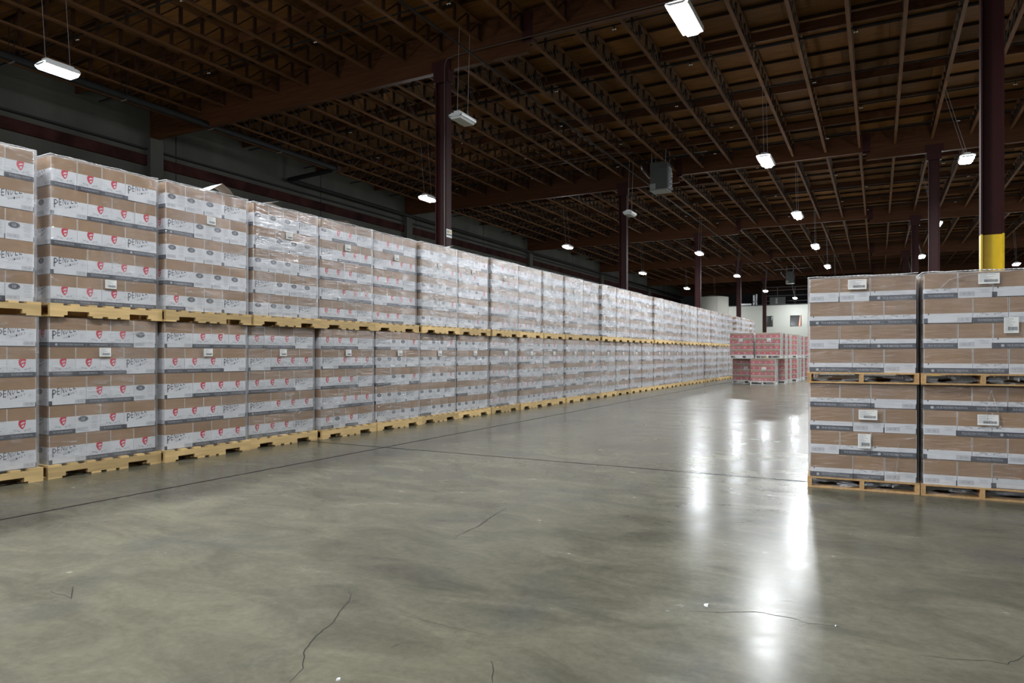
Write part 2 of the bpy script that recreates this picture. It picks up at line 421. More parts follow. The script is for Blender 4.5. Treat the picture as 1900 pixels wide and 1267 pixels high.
for y0 in beamY:
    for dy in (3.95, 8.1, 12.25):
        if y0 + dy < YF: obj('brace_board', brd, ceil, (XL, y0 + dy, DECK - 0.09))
# joists
JL = BAYL - 0.20
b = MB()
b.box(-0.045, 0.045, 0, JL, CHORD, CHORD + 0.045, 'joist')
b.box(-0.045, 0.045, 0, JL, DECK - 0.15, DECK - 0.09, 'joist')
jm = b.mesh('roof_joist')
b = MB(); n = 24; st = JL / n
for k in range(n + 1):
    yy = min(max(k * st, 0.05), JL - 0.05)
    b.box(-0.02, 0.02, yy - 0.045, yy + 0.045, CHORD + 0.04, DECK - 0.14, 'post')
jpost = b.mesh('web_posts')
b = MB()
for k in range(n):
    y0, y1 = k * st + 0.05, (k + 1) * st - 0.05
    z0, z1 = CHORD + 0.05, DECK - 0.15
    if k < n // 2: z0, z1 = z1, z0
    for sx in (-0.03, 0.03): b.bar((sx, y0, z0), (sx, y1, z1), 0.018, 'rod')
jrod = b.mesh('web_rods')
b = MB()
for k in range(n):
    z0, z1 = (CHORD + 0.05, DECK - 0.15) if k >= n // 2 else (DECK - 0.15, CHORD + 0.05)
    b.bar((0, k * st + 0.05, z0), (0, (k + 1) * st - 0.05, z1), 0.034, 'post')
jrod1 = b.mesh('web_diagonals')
for k in range(len(beamY)):
    y0 = beamY[k] + 0.1
    if beamY[k] < -1: continue
    for i in range(-10, 25):
        x = -10.4 + 1.22 * i
        if x < XL + 0.3 or x > 19: continue
        j = obj('roof_joist', jm, ceil, (x, y0, 0))
        if x < 8 and k < 7: tag(obj('web_posts', jpost, j), kind='stuff'); tag(obj('web_rods', jrod if k > 3 else jrod1, j), kind='stuff')
# beams: deep spans cantilever over the columns, shallow spans hang between
def beam(x0, x1, y, z0):
    b = MB(); b.box(x0, x1, y - 0.085, y + 0.085, z0, DECK - 0.09, 'glulam')
    o = obj('roof_beam', b.mesh('roof_beam'), ceil)
    return o
for y in beamY:
    if y > YF: continue
    beam(XL, -7.8, y, BEAM_BOT); beam(-7.78, -0.42, y, BEAM_BOT + 0.32)
    beam(-0.4, 16.5, y, BEAM_BOT); beam(16.52, XR, y, BEAM_BOT + 0.32)
    for x in (-7.8, -0.4):
        b = MB(); b.box(x - 0.13, x + 0.13, y - 0.105, y - 0.086, BEAM_BOT + 0.25, DECK - 0.1, 'maroon'); b.box(x - 0.13, x + 0.13, y - 0.105, y + 0.105, BEAM_BOT + 0.29, BEAM_BOT + 0.315, 'maroon')
        obj('beam_hanger', b.mesh('beam_hanger'), ceil)

# columns
def hsec(mb, z0, z1, m, g=0.0):
    mb.box(-0.18 - g, -0.155 + g, -0.12 - g, 0.12 + g, z0, z1, m)
    mb.box(0.155 - g, 0.18 + g, -0.12 - g, 0.12 + g, z0, z1, m)
    mb.box(-0.155 + g, 0.155 - g, -0.010 - g, 0.010 + g, z0, z1, m)
b = MB(); hsec(b, 3.5, BEAM_BOT - 0.3, 'maroon'); shaft = b.mesh('shaft')
b = MB(); hsec(b, 0.03, 3.5, 'yellow', 0.002); guard = b.mesh('yellow_base')
b = MB(); b.box(-0.26, 0.26, -0.2, 0.2, 0.0, 0.03, 'maroon'); bplate = b.mesh('base_plate')
b = MB(); b.box(-0.24, 0.24, -0.13, 0.13, BEAM_BOT - 0.3, BEAM_BOT, 'maroon')
b.box(-0.3, 0.3, -0.115, -0.087, BEAM_BOT, BEAM_BOT + 0.28, 'maroon'); b.box(-0.3, 0.3, 0.087, 0.115, BEAM_BOT, BEAM_BOT + 0.28, 'maroon')
cap = b.mesh('saddle_bracket')
def column(x, y, lab):
    r = tag(empty('steel_column', (x, y, 0)), lab, 'column', 'steel columns carrying the roof beams')
    obj('shaft', shaft, r); tag(obj('yellow_base', guard, r), 'yellow painted lower length'); obj('base_plate', bplate, r); obj('saddle_bracket', cap, r)
names_l = ['nearest maroon steel column behind the long carton row, conduit on its face', 'second maroon steel column behind the long carton row, left of the heater',
           'third maroon steel column behind the long carton row', 'maroon steel column before the left part of the white office wall', 'farthest maroon steel column, beside the left office window']
for k in range(2, 7):
    column(-10.4, beamY[k + 2], names_l[k - 2])
names_r = ['large near column with yellow base above the right carton loads', 'dark maroon column just left of the yellow-based column', 'slim dark column second left of the yellow-based column',
           'slim dark column third left of the yellow-based column', 'farthest dark column above the right carton loads']
for k in range(2, 7):
    column(1.87, beamY[k + 2], names_r[k - 2])

# ================================================================== LIGHT FIXTURES
b = MB()   # housing : shallow bevelled tray, long axis Y
for (x0, x1, z0, z1) in ((-0.20, 0.20, 0.03, 0.06), (-0.15, 0.15, 0.06, 0.09), (-0.08, 0.08, 0.09, 0.14)):
    b.box(x0, x1, -0.62 + z1, 0.62 - z1, z0, z1, 'house')
house = b.mesh('housing')
b = MB()
P = [(-0.20, 0.03), (-0.188, -0.012), (-0.118, -0.018)]
for sg in (-1, 1):
    for (p, q) in zip(P[:-1], P[1:]):
        b.poly([(sg * p[0], -0.6, p[1]), (sg * p[0], 0.6, p[1]), (sg * q[0], 0.6, q[1]), (sg * q[0], -0.6, q[1])], 'offlens')
    b.poly([(-0.2, sg * 0.6, 0.03), (0.2, sg * 0.6, 0.03), (0.118, sg * 0.6, -0.018), (-0.118, sg * 0.6, -0.018)], 'offlens')
for k in range(5):
    for sg in (-1, 1): b.box(sg * (0.130 + 0.013 * k) - 0.001, sg * (0.130 + 0.013 * k) + 0.001, -0.59, 0.59, -0.024, -0.019, 'house')
cover = b.mesh('lens_cover')
def core_mesh(m, name, w1=0.165, w2=0.135):
    b = MB()
    def ringp(hx, hy, z): return [(-hx, -hy, z), (hx, -hy, z), (hx, hy, z), (-hx, hy, z)]
    a_, c_ = ringp(w1, 0.585, -0.020), ringp(w2, 0.55, -0.07)
    for i in range(4): b.poly([a_[i], c_[i], c_[(i + 1) % 4], a_[(i + 1) % 4]], m)
    b.poly(c_[::-1], m)
    return b.mesh(name)
core_on = core_mesh('lit', 'diffuser', 0.118, 0.090); core_on2 = core_mesh('lit2', 'diffuser'); core_off = core_mesh('offlens', 'diffuser')
def fixture(x, y, lit, lab, z=7.19, sy=1.0):
    r = tag(empty('high_bay_light', (x, y, z)), lab, 'light', 'high bay lights hung under the roof')
    for n_, me in (('housing', house), ('lens_cover', cover), ('diffuser', (core_on if sy == 1.0 else core_on2) if lit else core_off)): obj(n_, me, r).scale = (1, sy, 1)
    jx = -10.4 + 1.22 * round((x + 10.4) / 1.22) - x
    b = MB()
    for yy in (-0.42 * sy, 0.42 * sy): b.bar((0, yy, 0.10), (jx, yy, CHORD + 0.02 - z), 0.008, 'galv')
    obj('hanging_cable', b.mesh('hanging_cables'), r)
LT = [(-3.0, 2.3, 1, 'lit high bay light above the camera, out of the picture'),
      (-3.0, 12.07, 1, 'largest high bay light, glowing at the top edge of the picture'),
      (-3.03, 22.15, 1, 'second largest lit high bay light, square, right of the grey heater'),
      (-3.03, 31.5, 1, 'third lit light of the receding line right of the heater'),
      (-3.03, 41.1, 1, 'fourth lit light of the receding line right of the heater'),
      (-3.0, 50.9, 1, 'fifth lit light of the line, just left of the right cartons'),
      (-3.0, 60.4, 1, 'lit light partly hidden behind the top of the right carton load'),
      (-15.1, -5.2, 1, 'lit high bay light over the left wall aisle behind the camera'),
      (-15.05, 8.07, 1, 'lit high bay light at upper left over the carton row'),
      (-15.1, 21.4, 1, 'lit high bay light touching the nearest maroon column'),
      (-15.1, 34.7, 1, 'lit light between the first and second maroon columns, far bay'),
      (-15.15, 48.5, 1, 'lit light just right of the second maroon column'),
      (-15.15, 61.6, 1, 'lit light just left of the third maroon column'),
      (-15.15, 73.7, 1, 'lit light above the cream tank'),
      (-9.9, 0.8, 1, 'lit high bay light over the near end of the carton row'),
      (-9.9, 4.3, 1, 'added high bay light over the first stacks, above the picture'),  # unseen lamp added to brighten the near left floor
      (-9.9, -3.2, 1, 'added high bay light over the carton row, unseen behind the camera'),  # second unseen lamp added to strengthen light from the left
      (-9.24, 14.6, 0, 'unlit white high bay light right of the nearest maroon column'),
      (-9.25, 27.8, 0, 'unlit white high bay light right of the second maroon column'),
      (-9.25, 40.6, 1, 'lit light just right of the third maroon column'),
      (-9.4, 53.6, 1, 'lit light touching the column before the office wall'),
      (-9.3, 67.7, 1, 'lit light above the farthest column by the office window'),
      (2.37, 24.8, 1, 'wide lit light left of the yellow-based column'),
      (2.37, 36.5, 1, 'lit light hidden behind the dark maroon column at right'),
      (2.34, 48.3, 1, 'small lit light left of the dark maroon column at right'),
      (2.3, 60.3, 1, 'small lit light above the gap between the right carton loads'),
      (8.03, 17.0, 1, 'lit high bay light beyond the right edge of the picture'),
      (8.03, 29.8, 1, 'lit high bay light of the rightmost line, third from the camera'),
      (8.03, 42.5, 1, 'lit high bay light of the rightmost line, fourth from the camera'),
      (8.03, 55.3, 1, 'lit light at the right edge beside the yellow column base'),
      (-3.0, -7.4, 1, 'lit high bay light behind the camera')]
for xx_, nm_, yy_ in ((-15.1, 'left wall', (-18.4,)), (-3.0, 'aisle', (-17.0, -27.0)), (2.37, 'right cartons', (-11.0, -23.0)), (8.03, 'right side', (-9.0,))):
    for i_, y_ in enumerate(yy_): LT.append((xx_, y_, 1, 'high bay light of the %s line behind the camera, %s back' % (nm_, ORD[i_ + 1])))
for (x, y, l, lab) in LT: fixture(x, y, l, lab, sy=(1.0 if -4 < x < 0 else 0.58))
fixture(-7.4, 74.5, 1, 'small lit light just above the office roof line', z=6.95, sy=0.6)

# ================================================================== CARTONS
_tc = {}
def text_tris(s):
    if s in _tc: return _tc[s]
    c = bpy.data.curves.new('t', 'FONT'); c.body = s; c.size = 1.0; c.resolution_u = 1
    o = bpy.data.objects.new('t', c); COL.objects.link(o)
    dg = bpy.context.evaluated_depsgraph_get()
    me = bpy.data.meshes.new_from_object(o.evaluated_get(dg))
    me.calc_loop_triangles()
    T = [[(me.vertices[i].co.x, me.vertices[i].co.y) for i in t.vertices] for t in me.loop_triangles]
    bpy.data.objects.remove(o); bpy.data.curves.remove(c); bpy.data.meshes.remove(me)
    xs = [p[0] for t in T for p in t]; ys = [p[1] for t in T for p in t]
    x0, x1, y0, y1 = min(xs), max(xs), min(ys), max(ys)
    T = [[((p[0] - x0) / (x1 - x0), (p[1] - y0) / (y1 - y0)) for p in t] for t in T]
    _tc[s] = T; return T
def clip_v(pts, vmax):
    out = []
    for i in range(len(pts)):
        a, c = pts[i], pts[(i + 1) % len(pts)]
        ia, ic = a[1] <= vmax, c[1] <= vmax
        if ia: out.append(a)
        if ia != ic:
            t = (vmax - a[1]) / (c[1] - a[1]); out.append((a[0] + (c[0] - a[0]) * t, vmax))
    return out
class Art:
    """collects flat print on one side of a carton: u to the right, v up, e proud of the board"""
    def __init__(s, mb, frame, vmax): s.mb = mb; s.fr = frame; s.vmax = vmax
    def poly(s, pts, m, e=0.0006, clip=True):
        if clip: pts = clip_v(pts, s.vmax)
        if len(pts) >= 3: s.mb.poly([s.fr(u, v, e) for u, v in pts], m)
    def rect(s, u0, u1, v0, v1, m, e=0.0006, clip=True): s.poly([(u0, v0), (u1, v0), (u1, v1), (u0, v1)], m, e, clip)
    def text(s, t, u0, v0, wd, ht, m, e=0.0009, shear=0.0, arc=0.0):
        for tri in text_tris(t):
            s.poly([(u0 + x * wd, v0 + y * ht + shear * x * wd + arc * (2 * x - 1) ** 2) for x, y in tri], m, e)
    def disc(s, u, v, ru, rv, m, e=0.0006, n=14):
        s.poly([(u + ru * math.cos(2 * pi * i / n), v + rv * math.sin(2 * pi * i / n)) for i in range(n)], m, e)
    def ring(s, u, v, ru, rv, t, m, e=0.0006, n=14):
        for i in range(n):
            a, c = 2 * pi * i / n, 2 * pi * (i + 1) / n
            s.poly([(u + ru * math.cos(a), v + rv * math.sin(a)), (u + ru * math.cos(c), v + rv * math.sin(c)),
                    (u + (ru - t) * math.cos(c), v + (rv - t) * math.sin(c)), (u + (ru - t) * math.cos(a), v + (rv - t) * math.sin(a))], m, e)
    def barcode(s, u0, u1, v0, v1):
        s.rect(u0, u1, v0, v1, 'grey', 0.0006); s.rect(u0 + 0.003, u1 - 0.003, v0 + 0.003, v1 - 0.003, 'white', 0.0008)
        rr = random.Random(3); u = u0 + 0.007
        while u < u1 - 0.008:
            w_ = rr.choice((0.0012, 0.002, 0.003)); s.rect(u, u + w_, v0 + 0.007, v1 - 0.006, 'grey', 0.001); u += w_ + rr.choice((0.0015, 0.002, 0.003))
def face_R(A, w):
    A.rect(0, w, 0, 0.048, 'slate')
    A.text('TRUE WESTERN TRADITION', w * 0.13, 0.015, w * 0.74, 0.019, 'lgrey')
    c = w * 0.52
    # red rider emblem: rounded crest with a point below and a pale horse curl cut into it
    A.poly([(c - 0.012, 0.100), (c + 0.002, 0.088), (c + 0.014, 0.100), (c + 0.024, 0.118), (c + 0.030, 0.142), (c + 0.034, 0.180), (c - 0.020, 0.182), (c - 0.032, 0.165), (c - 0.034, 0.140), (c - 0.026, 0.118)], 'red', 0.0006)
    A.poly([(c + 0.002, 0.104), (c + 0.012, 0.112), (c + 0.018, 0.128), (c + 0.012, 0.138), (c + 0.008, 0.124), (c - 0.002, 0.130), (c - 0.006, 0.118)], 'white', 0.0009)
    A.poly([(c + 0.010, 0.146), (c + 0.024, 0.150), (c + 0.026, 0.158), (c + 0.004, 0.160), (c - 0.010, 0.150), (c - 0.014, 0.138), (c - 0.008, 0.138)], 'white', 0.0009)
    A.text("LET'ER", c - 0.078, 0.080, 0.060, 0.013, 'navy', shear=-0.28)
    A.text("BUCK", c + 0.022, 0.066, 0.056, 0.013, 'navy', shear=0.28)
    for k in range(3):
        A.rect(0.02, 0.075 - 0.008 * k, 0.064 - 0.005 * k, 0.066 - 0.005 * k, 'lgrey'); A.rect(w - 0.075 + 0.01 * k, w - 0.02, 0.064 - 0.005 * k, 0.066 - 0.005 * k, 'lgrey')
def face_O(A, w):
    A.disc(0.077, 0.143, 0.053, 0.031, 'slate'); A.ring(0.077, 0.143, 0.045, 0.025, 0.003, 'grey', 0.0009)
    A.disc(0.077, 0.143, 0.022, 0.015, 'grey', 0.0009); A.text('P', 0.068, 0.133, 0.018, 0.02, 'slate', 0.0012)
    for k, (a, c) in enumerate(((0.155, 0.235), (0.165, 0.225), (0.152, 0.238), (0.170, 0.220), (0.158, 0.232), (0.165, 0.226))):
        A.rect(a, c, 0.160 - 0.014 * k, 0.165 - 0.014 * k, 'lgrey')
    for k, (a, c) in enumerate(((0.160, 0.230), (0.170, 0.222), (0.165, 0.228))):
        A.rect(a, c, 0.066 - 0.012 * k, 0.070 - 0.012 * k, 'lgrey')
    A.barcode(0.012, 0.122, 0.018, 0.054)
    A.rect(w - 0.007, w, 0, 0.048, 'slate')
def face_P(A, w, stripe):
    tilt = 0.32
    A.text('P', 0.030, 0.076, 0.043, 0.090, 'navy')
    A.rect(0.022, 0.052, 0.112, 0.116, 'navy')
    u = 0.078
    for i, ch in enumerate('ENDLETON'):
        wd = 0.029 if ch != 'N' else 0.033
        A.text(ch, u, 0.098 + tilt * (u - 0.05), wd * 0.9, 0.070, 'navy', shear=tilt * 0.5); u += wd + 0.009
    A.poly([(0.110, 0.100), (0.262, 0.150), (0.262, 0.1515), (0.110, 0.1018)], 'grey')
    u = 0.135
    for ch in 'WHISKY':
        A.text(ch, u, 0.080 + tilt * (u - 0.135), 0.0165, 0.019, 'navy', shear=tilt); u += 0.0240
    A.ring(0.322, 0.118, 0.026, 0.026, 0.002, 'lgrey'); A.rect(0.310, 0.316, 0.105, 0.133, 'lgrey'); A.rect(0.316, 0.336, 0.118, 0.121, 'lgrey'); A.rect(0.322, 0.330, 0.125, 0.128, 'lgrey')
    A.rect(0.2, 0.29, 0.066, 0.0675, 'lgrey')
    if stripe:
        A.rect(0, w, 0, 0.048, 'slate'); A.disc(0.068, 0.024, 0.013, 0.013, 'lgrey', 0.0009)
        A.text('TRUE WESTERN TRADITION', 0.100, 0.015, 0.235, 0.019, 'lgrey')
    else:
        A.rect(0, 0.030, 0, 0.046, 'slate'); A.rect(0, w, 0, 0.006, 'slate'); A.rect(w - 0.007, w, 0, 0.046, 'slate')
        A.barcode(0.255, 0.362, 0.014, 0.050)
CA, CB = 0.370, 0.259
def frames(a, b_):
    return [(a, lambda u, v, e: (u - a / 2, -b_ / 2 - e, v)), (a, lambda u, v, e: (a / 2 - u, b_ / 2 + e, v)),
            (b_, lambda u, v, e: (-a / 2 - e, b_ / 2 - u, v)), (b_, lambda u, v, e: (a / 2 + e, u - b_ / 2, v))]
def carton_mb(h, hw):
    g = 0.0015
    b = MB(); a2, b2 = CA - 2 * g, CB - 2 * g
    F = frames(a2, b2)
    for k, (w_, fr) in enumerate(F):
        b.poly([fr(0, 0, 0), fr(w_, 0, 0), fr(w_, hw, 0), fr(0, hw, 0)], 'white')
        b.poly([fr(0, hw, 0), fr(w_, hw, 0), fr(w_, h, 0), fr(0, h, 0)], 'card')
        A = Art(b, fr, hw)
        A.rect(0, 0.0045, hw, h - 0.004, 'seam', 0.0005, False); A.rect(w_ - 0.0035, w_, hw, h - 0.004, 'seam', 0.0005, False)
        if k == 0: face_P(A, w_, False)
        elif k == 1: face_P(A, w_, True)
        elif k == 2: face_O(A, w_)
        else: face_R(A, w_)
    b.poly([(-a2 / 2, -b2 / 2, h), (a2 / 2, -b2 / 2, h), (a2 / 2, b2 / 2, h), (-a2 / 2, b2 / 2, h)], 'card')
    b.poly([(-a2 / 2, b2 / 2, 0), (a2 / 2, b2 / 2, 0), (a2 / 2, -b2 / 2, 0), (-a2 / 2, -b2 / 2, 0)], 'card')
    return b
HL, HR = 0.302, 0.222
mbL = carton_mb(HL - 0.003, 0.177); mbR = carton_mb(HR - 0.002, 0.088)
carton_L = mbL.mesh('carton'); carton_R = mbR.mesh('carton')
ROT = {'P': 0.0, 'S': pi, 'R': -pi / 2, 'O': pi / 2}

# pallets ------------------------------------------------------------
def stringer_mb(Lx, z0, z1, m, notch=True):
    b = MB(); t = 0.019
    hN = (z1 - z0) * 0.42
    pr = [(-Lx / 2, z0)]
    if notch:
        for c in (-0.27 * Lx, 0.27 * Lx): pr += [(c - 0.115, z0), (c - 0.105, z0 + hN), (c + 0.105, z0 + hN), (c + 0.115, z0)]
    pr += [(Lx / 2, z0), (Lx / 2, z1), (-Lx / 2, z1)]
    # split into quads so the concave profile triangulates cleanly
    xs = [(-Lx / 2, -0.27 * Lx - 0.11, z0), (-0.27 * Lx - 0.11, -0.27 * Lx + 0.11, z0 + hN if notch else z0), (-0.27 * Lx + 0.11, 0.27 * Lx - 0.11, z0),
          (0.27 * Lx - 0.11, 0.27 * Lx + 0.11, z0 + hN if notch else z0), (0.27 * Lx + 0.11, Lx / 2, z0)]
    for x0, x1, zz in xs: b.box(x0, x1, -t, t, zz, z1, m)
    return b
def pallet_parts(Lx, Dy, m, zb, zs, zd, along_x=True):
    """list of (name, MB, matrix); stringers along local x (along_x) or local y"""
    out = []
    sl, ol = (Lx, Dy) if along_x else (Dy, Lx)
    rot = Matrix.Identity(4) if along_x else Matrix.Rotation(pi / 2, 4, 'Z')
    s_ = stringer_mb(sl, zb, zs, m)
    for o_ in (-ol / 2 + 0.019, 0, ol / 2 - 0.019): out.append(('stringer', s_, rot @ Matrix.Translation((0, o_, 0))))
    def board(wd, z0, z1):
        b = MB(); b.box(-wd / 2, wd / 2, -ol / 2, ol / 2, z0, z1, m); return b
    d1, d2 = board(0.13, zs, zd), board(0.09, zs, zd)
    tops = [(-sl / 2 + 0.065, d1)] + [(-sl / 2 + 0.065 + (sl - 0.13) * k / 6, d2) for k in range(1, 6)] + [(sl / 2 - 0.065, d1)]
    for x, mb_ in tops: out.append(('deck_board', mb_, rot @ Matrix.Translation((x, 0, 0))))
    b1, b2 = board(0.135, 0, zb), board(0.10, 0, zb)
    for x, mb_ in ((-sl / 2 + 0.068, b1), (-0.13, b2), (0.03, b2), (0.17, b2), (sl / 2 - 0.068, b1)): out.append(('bottom_board', mb_, rot @ Matrix.Translation((x, 0, 0))))
    return out
PL = pallet_parts(1.22, 1.0, 'pine', 0.018, 0.118, 0.138)
PR = pallet_parts(0.93, 1.2, 'pine2', 0.014, 0.088, 0.102, along_x=False)
def prep(parts):
    cache = {}; out = []
    for n_, mb_, mt in parts:
        if id(mb_) not in cache: cache[id(mb_)] = mb_.mesh(n_)
        out.append((n_, cache[id(mb_)], mt))
    j = MB()
    for n_, mb_, mt in parts: j.add(mb_, mt)
    return out, j.mesh('wooden_pallet')
PLp, PLj = prep(PL); PRp, PRj = prep(PR)
def put_pallet(root, P, joined, near, z=0.0):
    if near:
        e = bpy.data.objects.new('wooden_pallet', None); COL.objects.link(e); e.parent = root; e.location = (0, 0, z)
        e.empty_display_size = 0.1
        for n_, me, mt in P:
            o = obj(n_, me, e); o.matrix_local = mt
    else: obj('wooden_pallet', joined, root, (0, 0, z))

# stretch wrap -------------------------------------------------------
def wrap_mesh(W, D, z0, z1, seed, m, amp=0.006, top=1.0, spikes=2):
    b = MB(); rr = random.Random(seed)
    e = 0.012
    per = []
    nf, ns = 26, 12
    def seg(a, c, n_):
        for k in range(n_): t = k / n_; per.append((a[0] + (c[0] - a[0]) * t, a[1] + (c[1] - a[1]) * t, min(t, 1 - t)))
    x0, x1, y0, y1 = -W / 2 - e, W / 2 + e, -D / 2 - e, D / 2 + e
    cn = [(x0, y0), (x1, y0), (x1, y1), (x0, y1)]
    seg(cn[0], cn[1], nf); seg(cn[1], cn[2], ns); seg(cn[2], cn[3], 6); seg(cn[3], cn[0], ns)
    nz_ = 22; n_ = len(per)
    so = Vector((seed * 3.1, seed * 1.7, seed * 0.7))
    for j in range(nz_ + 1):
        z = z0 + (z1 - z0) * j / nz_
        for (x, y, t) in per:
            nn = noise.noise(Vector((x * 3, y * 3, z * 9)) + so) + 0.5 * noise.noise(Vector((x * 11 + z * 6, y * 11, z * 14)) + so)
            d = amp * nn * (0.25 + min(1, t * 6))
            ox = (1 if x > W / 2 else -1 if x < -W / 2 else 0); oy = (1 if y > D / 2 else -1 if y < -D / 2 else 0)
            zz = z
            if j == 0: zz += 0.012 * noise.noise(Vector((x * 5, y * 5, 0)) + so)
            if j == nz_: zz += 0.004 + 0.016 * top * abs(noise.noise(Vector((x * 4, y * 4, 3)) + so))
            b.v.append((x + ox * (d + 0.004), y + oy * (d + 0.004), zz))
    k = b.mi(m); k2 = b.mi('film2')
    for j in range(nz_):
        for i in range(n_):
            a, c = j * n_ + i, j * n_ + (i + 1) % n_
            b.f.append((a, c, c + n_, a + n_)); b.m.append(k if i < nf else k2)
    # top
    nx, ny = 14, 8; base = len(b.v)
    sp = [(rr.uniform(-0.35, 0.35) * W, rr.uniform(-0.45, -0.2) * D, rr.uniform(0.02, 0.05)) for _ in range(spikes)]
    for j in range(ny + 1):
        for i in range(nx + 1):
            x = x0 + (x1 - x0) * i / nx; y = y0 + (y1 - y0) * j / ny
            zz = z1 + 0.004 + 0.016 * top * abs(noise.noise(Vector((x * 4, y * 4, 3)) + so))
            for sx, sy, sh in sp:
                zz += sh * math.exp(-((x - sx) ** 2 + (y - sy) ** 2) / 0.004)
            b.v.append((x, y, zz))
    for j in range(ny):
        for i in range(nx):
            a = base + j * (nx + 1) + i; b.f.append((a, a + 1, a + nx + 2, a + nx + 1)); b.m.append(k)
    return b.mesh('stretch_wrap', smooth=True)
WL, DL = CA + 3 * CB, CA + 2 * CB
WR, DR = CA + 2 * CB, 1.15
zL = 0.138
wrapL = {}
for mt_ in ('film', 'film4', 'film3'):
    for tier in (0, 1): wrapL[(mt_, tier)] = [wrap_mesh(WL, DL, 0.10, zL + 5 * HL - (0 if tier else 0.001), s_ + 10 * tier, mt_, 0.008 if mt_ == 'film' else 0.012, top=float(tier), spikes=2 * tier) for s_ in ((1, 2) if mt_ == 'film' else (3, 4, 5))]
wrapR = [wrap_mesh(WR, DR, 0.085, 0.102 + 4 * HR, s_, 'film2', 0.004, top=t_, spikes=int(t_)) for s_, t_ in ((8, 0.0), (9, 1.0), (10, 0.0), (12, 1.0))]

def rim_mesh(W, D, z1, seed, th=0.011):  # white tube shaped as the highlight on the top edge of the film
    b = MB(); pts = []; n_ = 26
    def P(x, y, t): return Vector((x, y, z1 + 0.012 + 0.018 * abs(noise.noise(Vector((x * 4 + seed, y * 4, seed))))))
    for k in range(5): pts.append(P(-W / 2 - 0.012, D / 2 - D * k / 5, 0))
    for k in range(n_ + 1): pts.append(P(-W / 2 - 0.012 + (W + 0.024) * k / n_, -D / 2 - 0.014, 0))
    for a, c in zip(pts[:-1], pts[1:]): b.bar(a, c, th * (0.6 + 0.8 * abs(noise.noise(a * 6))), 'rim', 5)
    return b.mesh('film_rim_highlight', smooth=True)
rims = [rim_mesh(WL, DL, zL + 5 * HL, s_) for s_ in (1, 2, 3)]
rimR = rim_mesh(WR, DR, 0.102 + 4 * HR, 5)

def paper_mesh(w_, h_, seed, qr=True):
    b = MB(); b.box(-w_ / 2, w_ / 2, -0.0006, 0, 0, h_, 'paper'); rr = random.Random(seed)
    v = h_ - 0.012
    while v > 0.01:
        b.poly([(x, -0.001, z) for x, z in ((-w_ / 2 + 0.008, v), (-w_ / 2 + 0.008 + rr.uniform(0.3, 0.85) * (w_ - 0.016), v), (-w_ / 2 + 0.008 + 0.3 * (w_ - 0.016), v + 0.004))][:3], 'lgrey')
        x1 = -w_ / 2 + 0.008 + rr.uniform(0.35, 0.9) * (w_ - 0.016)
        b.poly([(-w_ / 2 + 0.008, -0.0012, v), (x1, -0.0012, v), (x1, -0.0012, v + 0.003), (-w_ / 2 + 0.008, -0.0012, v + 0.003)], 'grey')
        v -= 0.010
    u = -w_ * 0.22; z0 = h_ * 0.16
    while u < w_ * 0.42:
        t = rr.choice((0.0012, 0.0022)); b.poly([(u, -0.0014, z0), (u + t, -0.0014, z0), (u + t, -0.0014, z0 + h_ * 0.24), (u, -0.0014, z0 + h_ * 0.24)], 'navy'); u += t + rr.choice((0.0012, 0.002))
    return b.mesh('paper_label')
paperL = paper_mesh(0.125, 0.095, 1); paperR = paper_mesh(0.155, 0.092, 2); paperV = paper_mesh(0.105, 0.135, 3)

def front_row(root, pat, z, h, W, D, me, rr, yoff=-1):
    """cartons standing along the front of the load; local front is -Y"""
    x = -W / 2
    for ch in pat:
        long_ = ch in 'PS'
        wd, dp = (CA, CB) if long_ else (CB, CA)
        y = -D / 2 + dp / 2 + rr.uniform(-0.003, 0.006)
        o = obj('carton', me, root, (x + wd / 2, y, z), ROT[ch] + rr.uniform(-0.006, 0.006))
        x += wd
def side_fill(root, first, z, W, D, me, rr, side=-1):
    long_ = first in 'PS'
    x0 = side * W / 2
    if long_:
        obj('carton', me, root, (x0 - side * CB / 2, -D / 2 + CB + CA / 2, z), (pi / 2 if rr.random() < 0.5 else -pi / 2))
        obj('carton', me, root, (x0 - side * CA / 2, -D / 2 + CB + CA + CB / 2, z), rr.choice((0, pi)))
    else:
        for q in (0, 1):
            obj('carton', me, root, (x0 - side * CA / 2, -D / 2 + CA + CB * (q + 0.5), z), rr.choice((0, pi)))

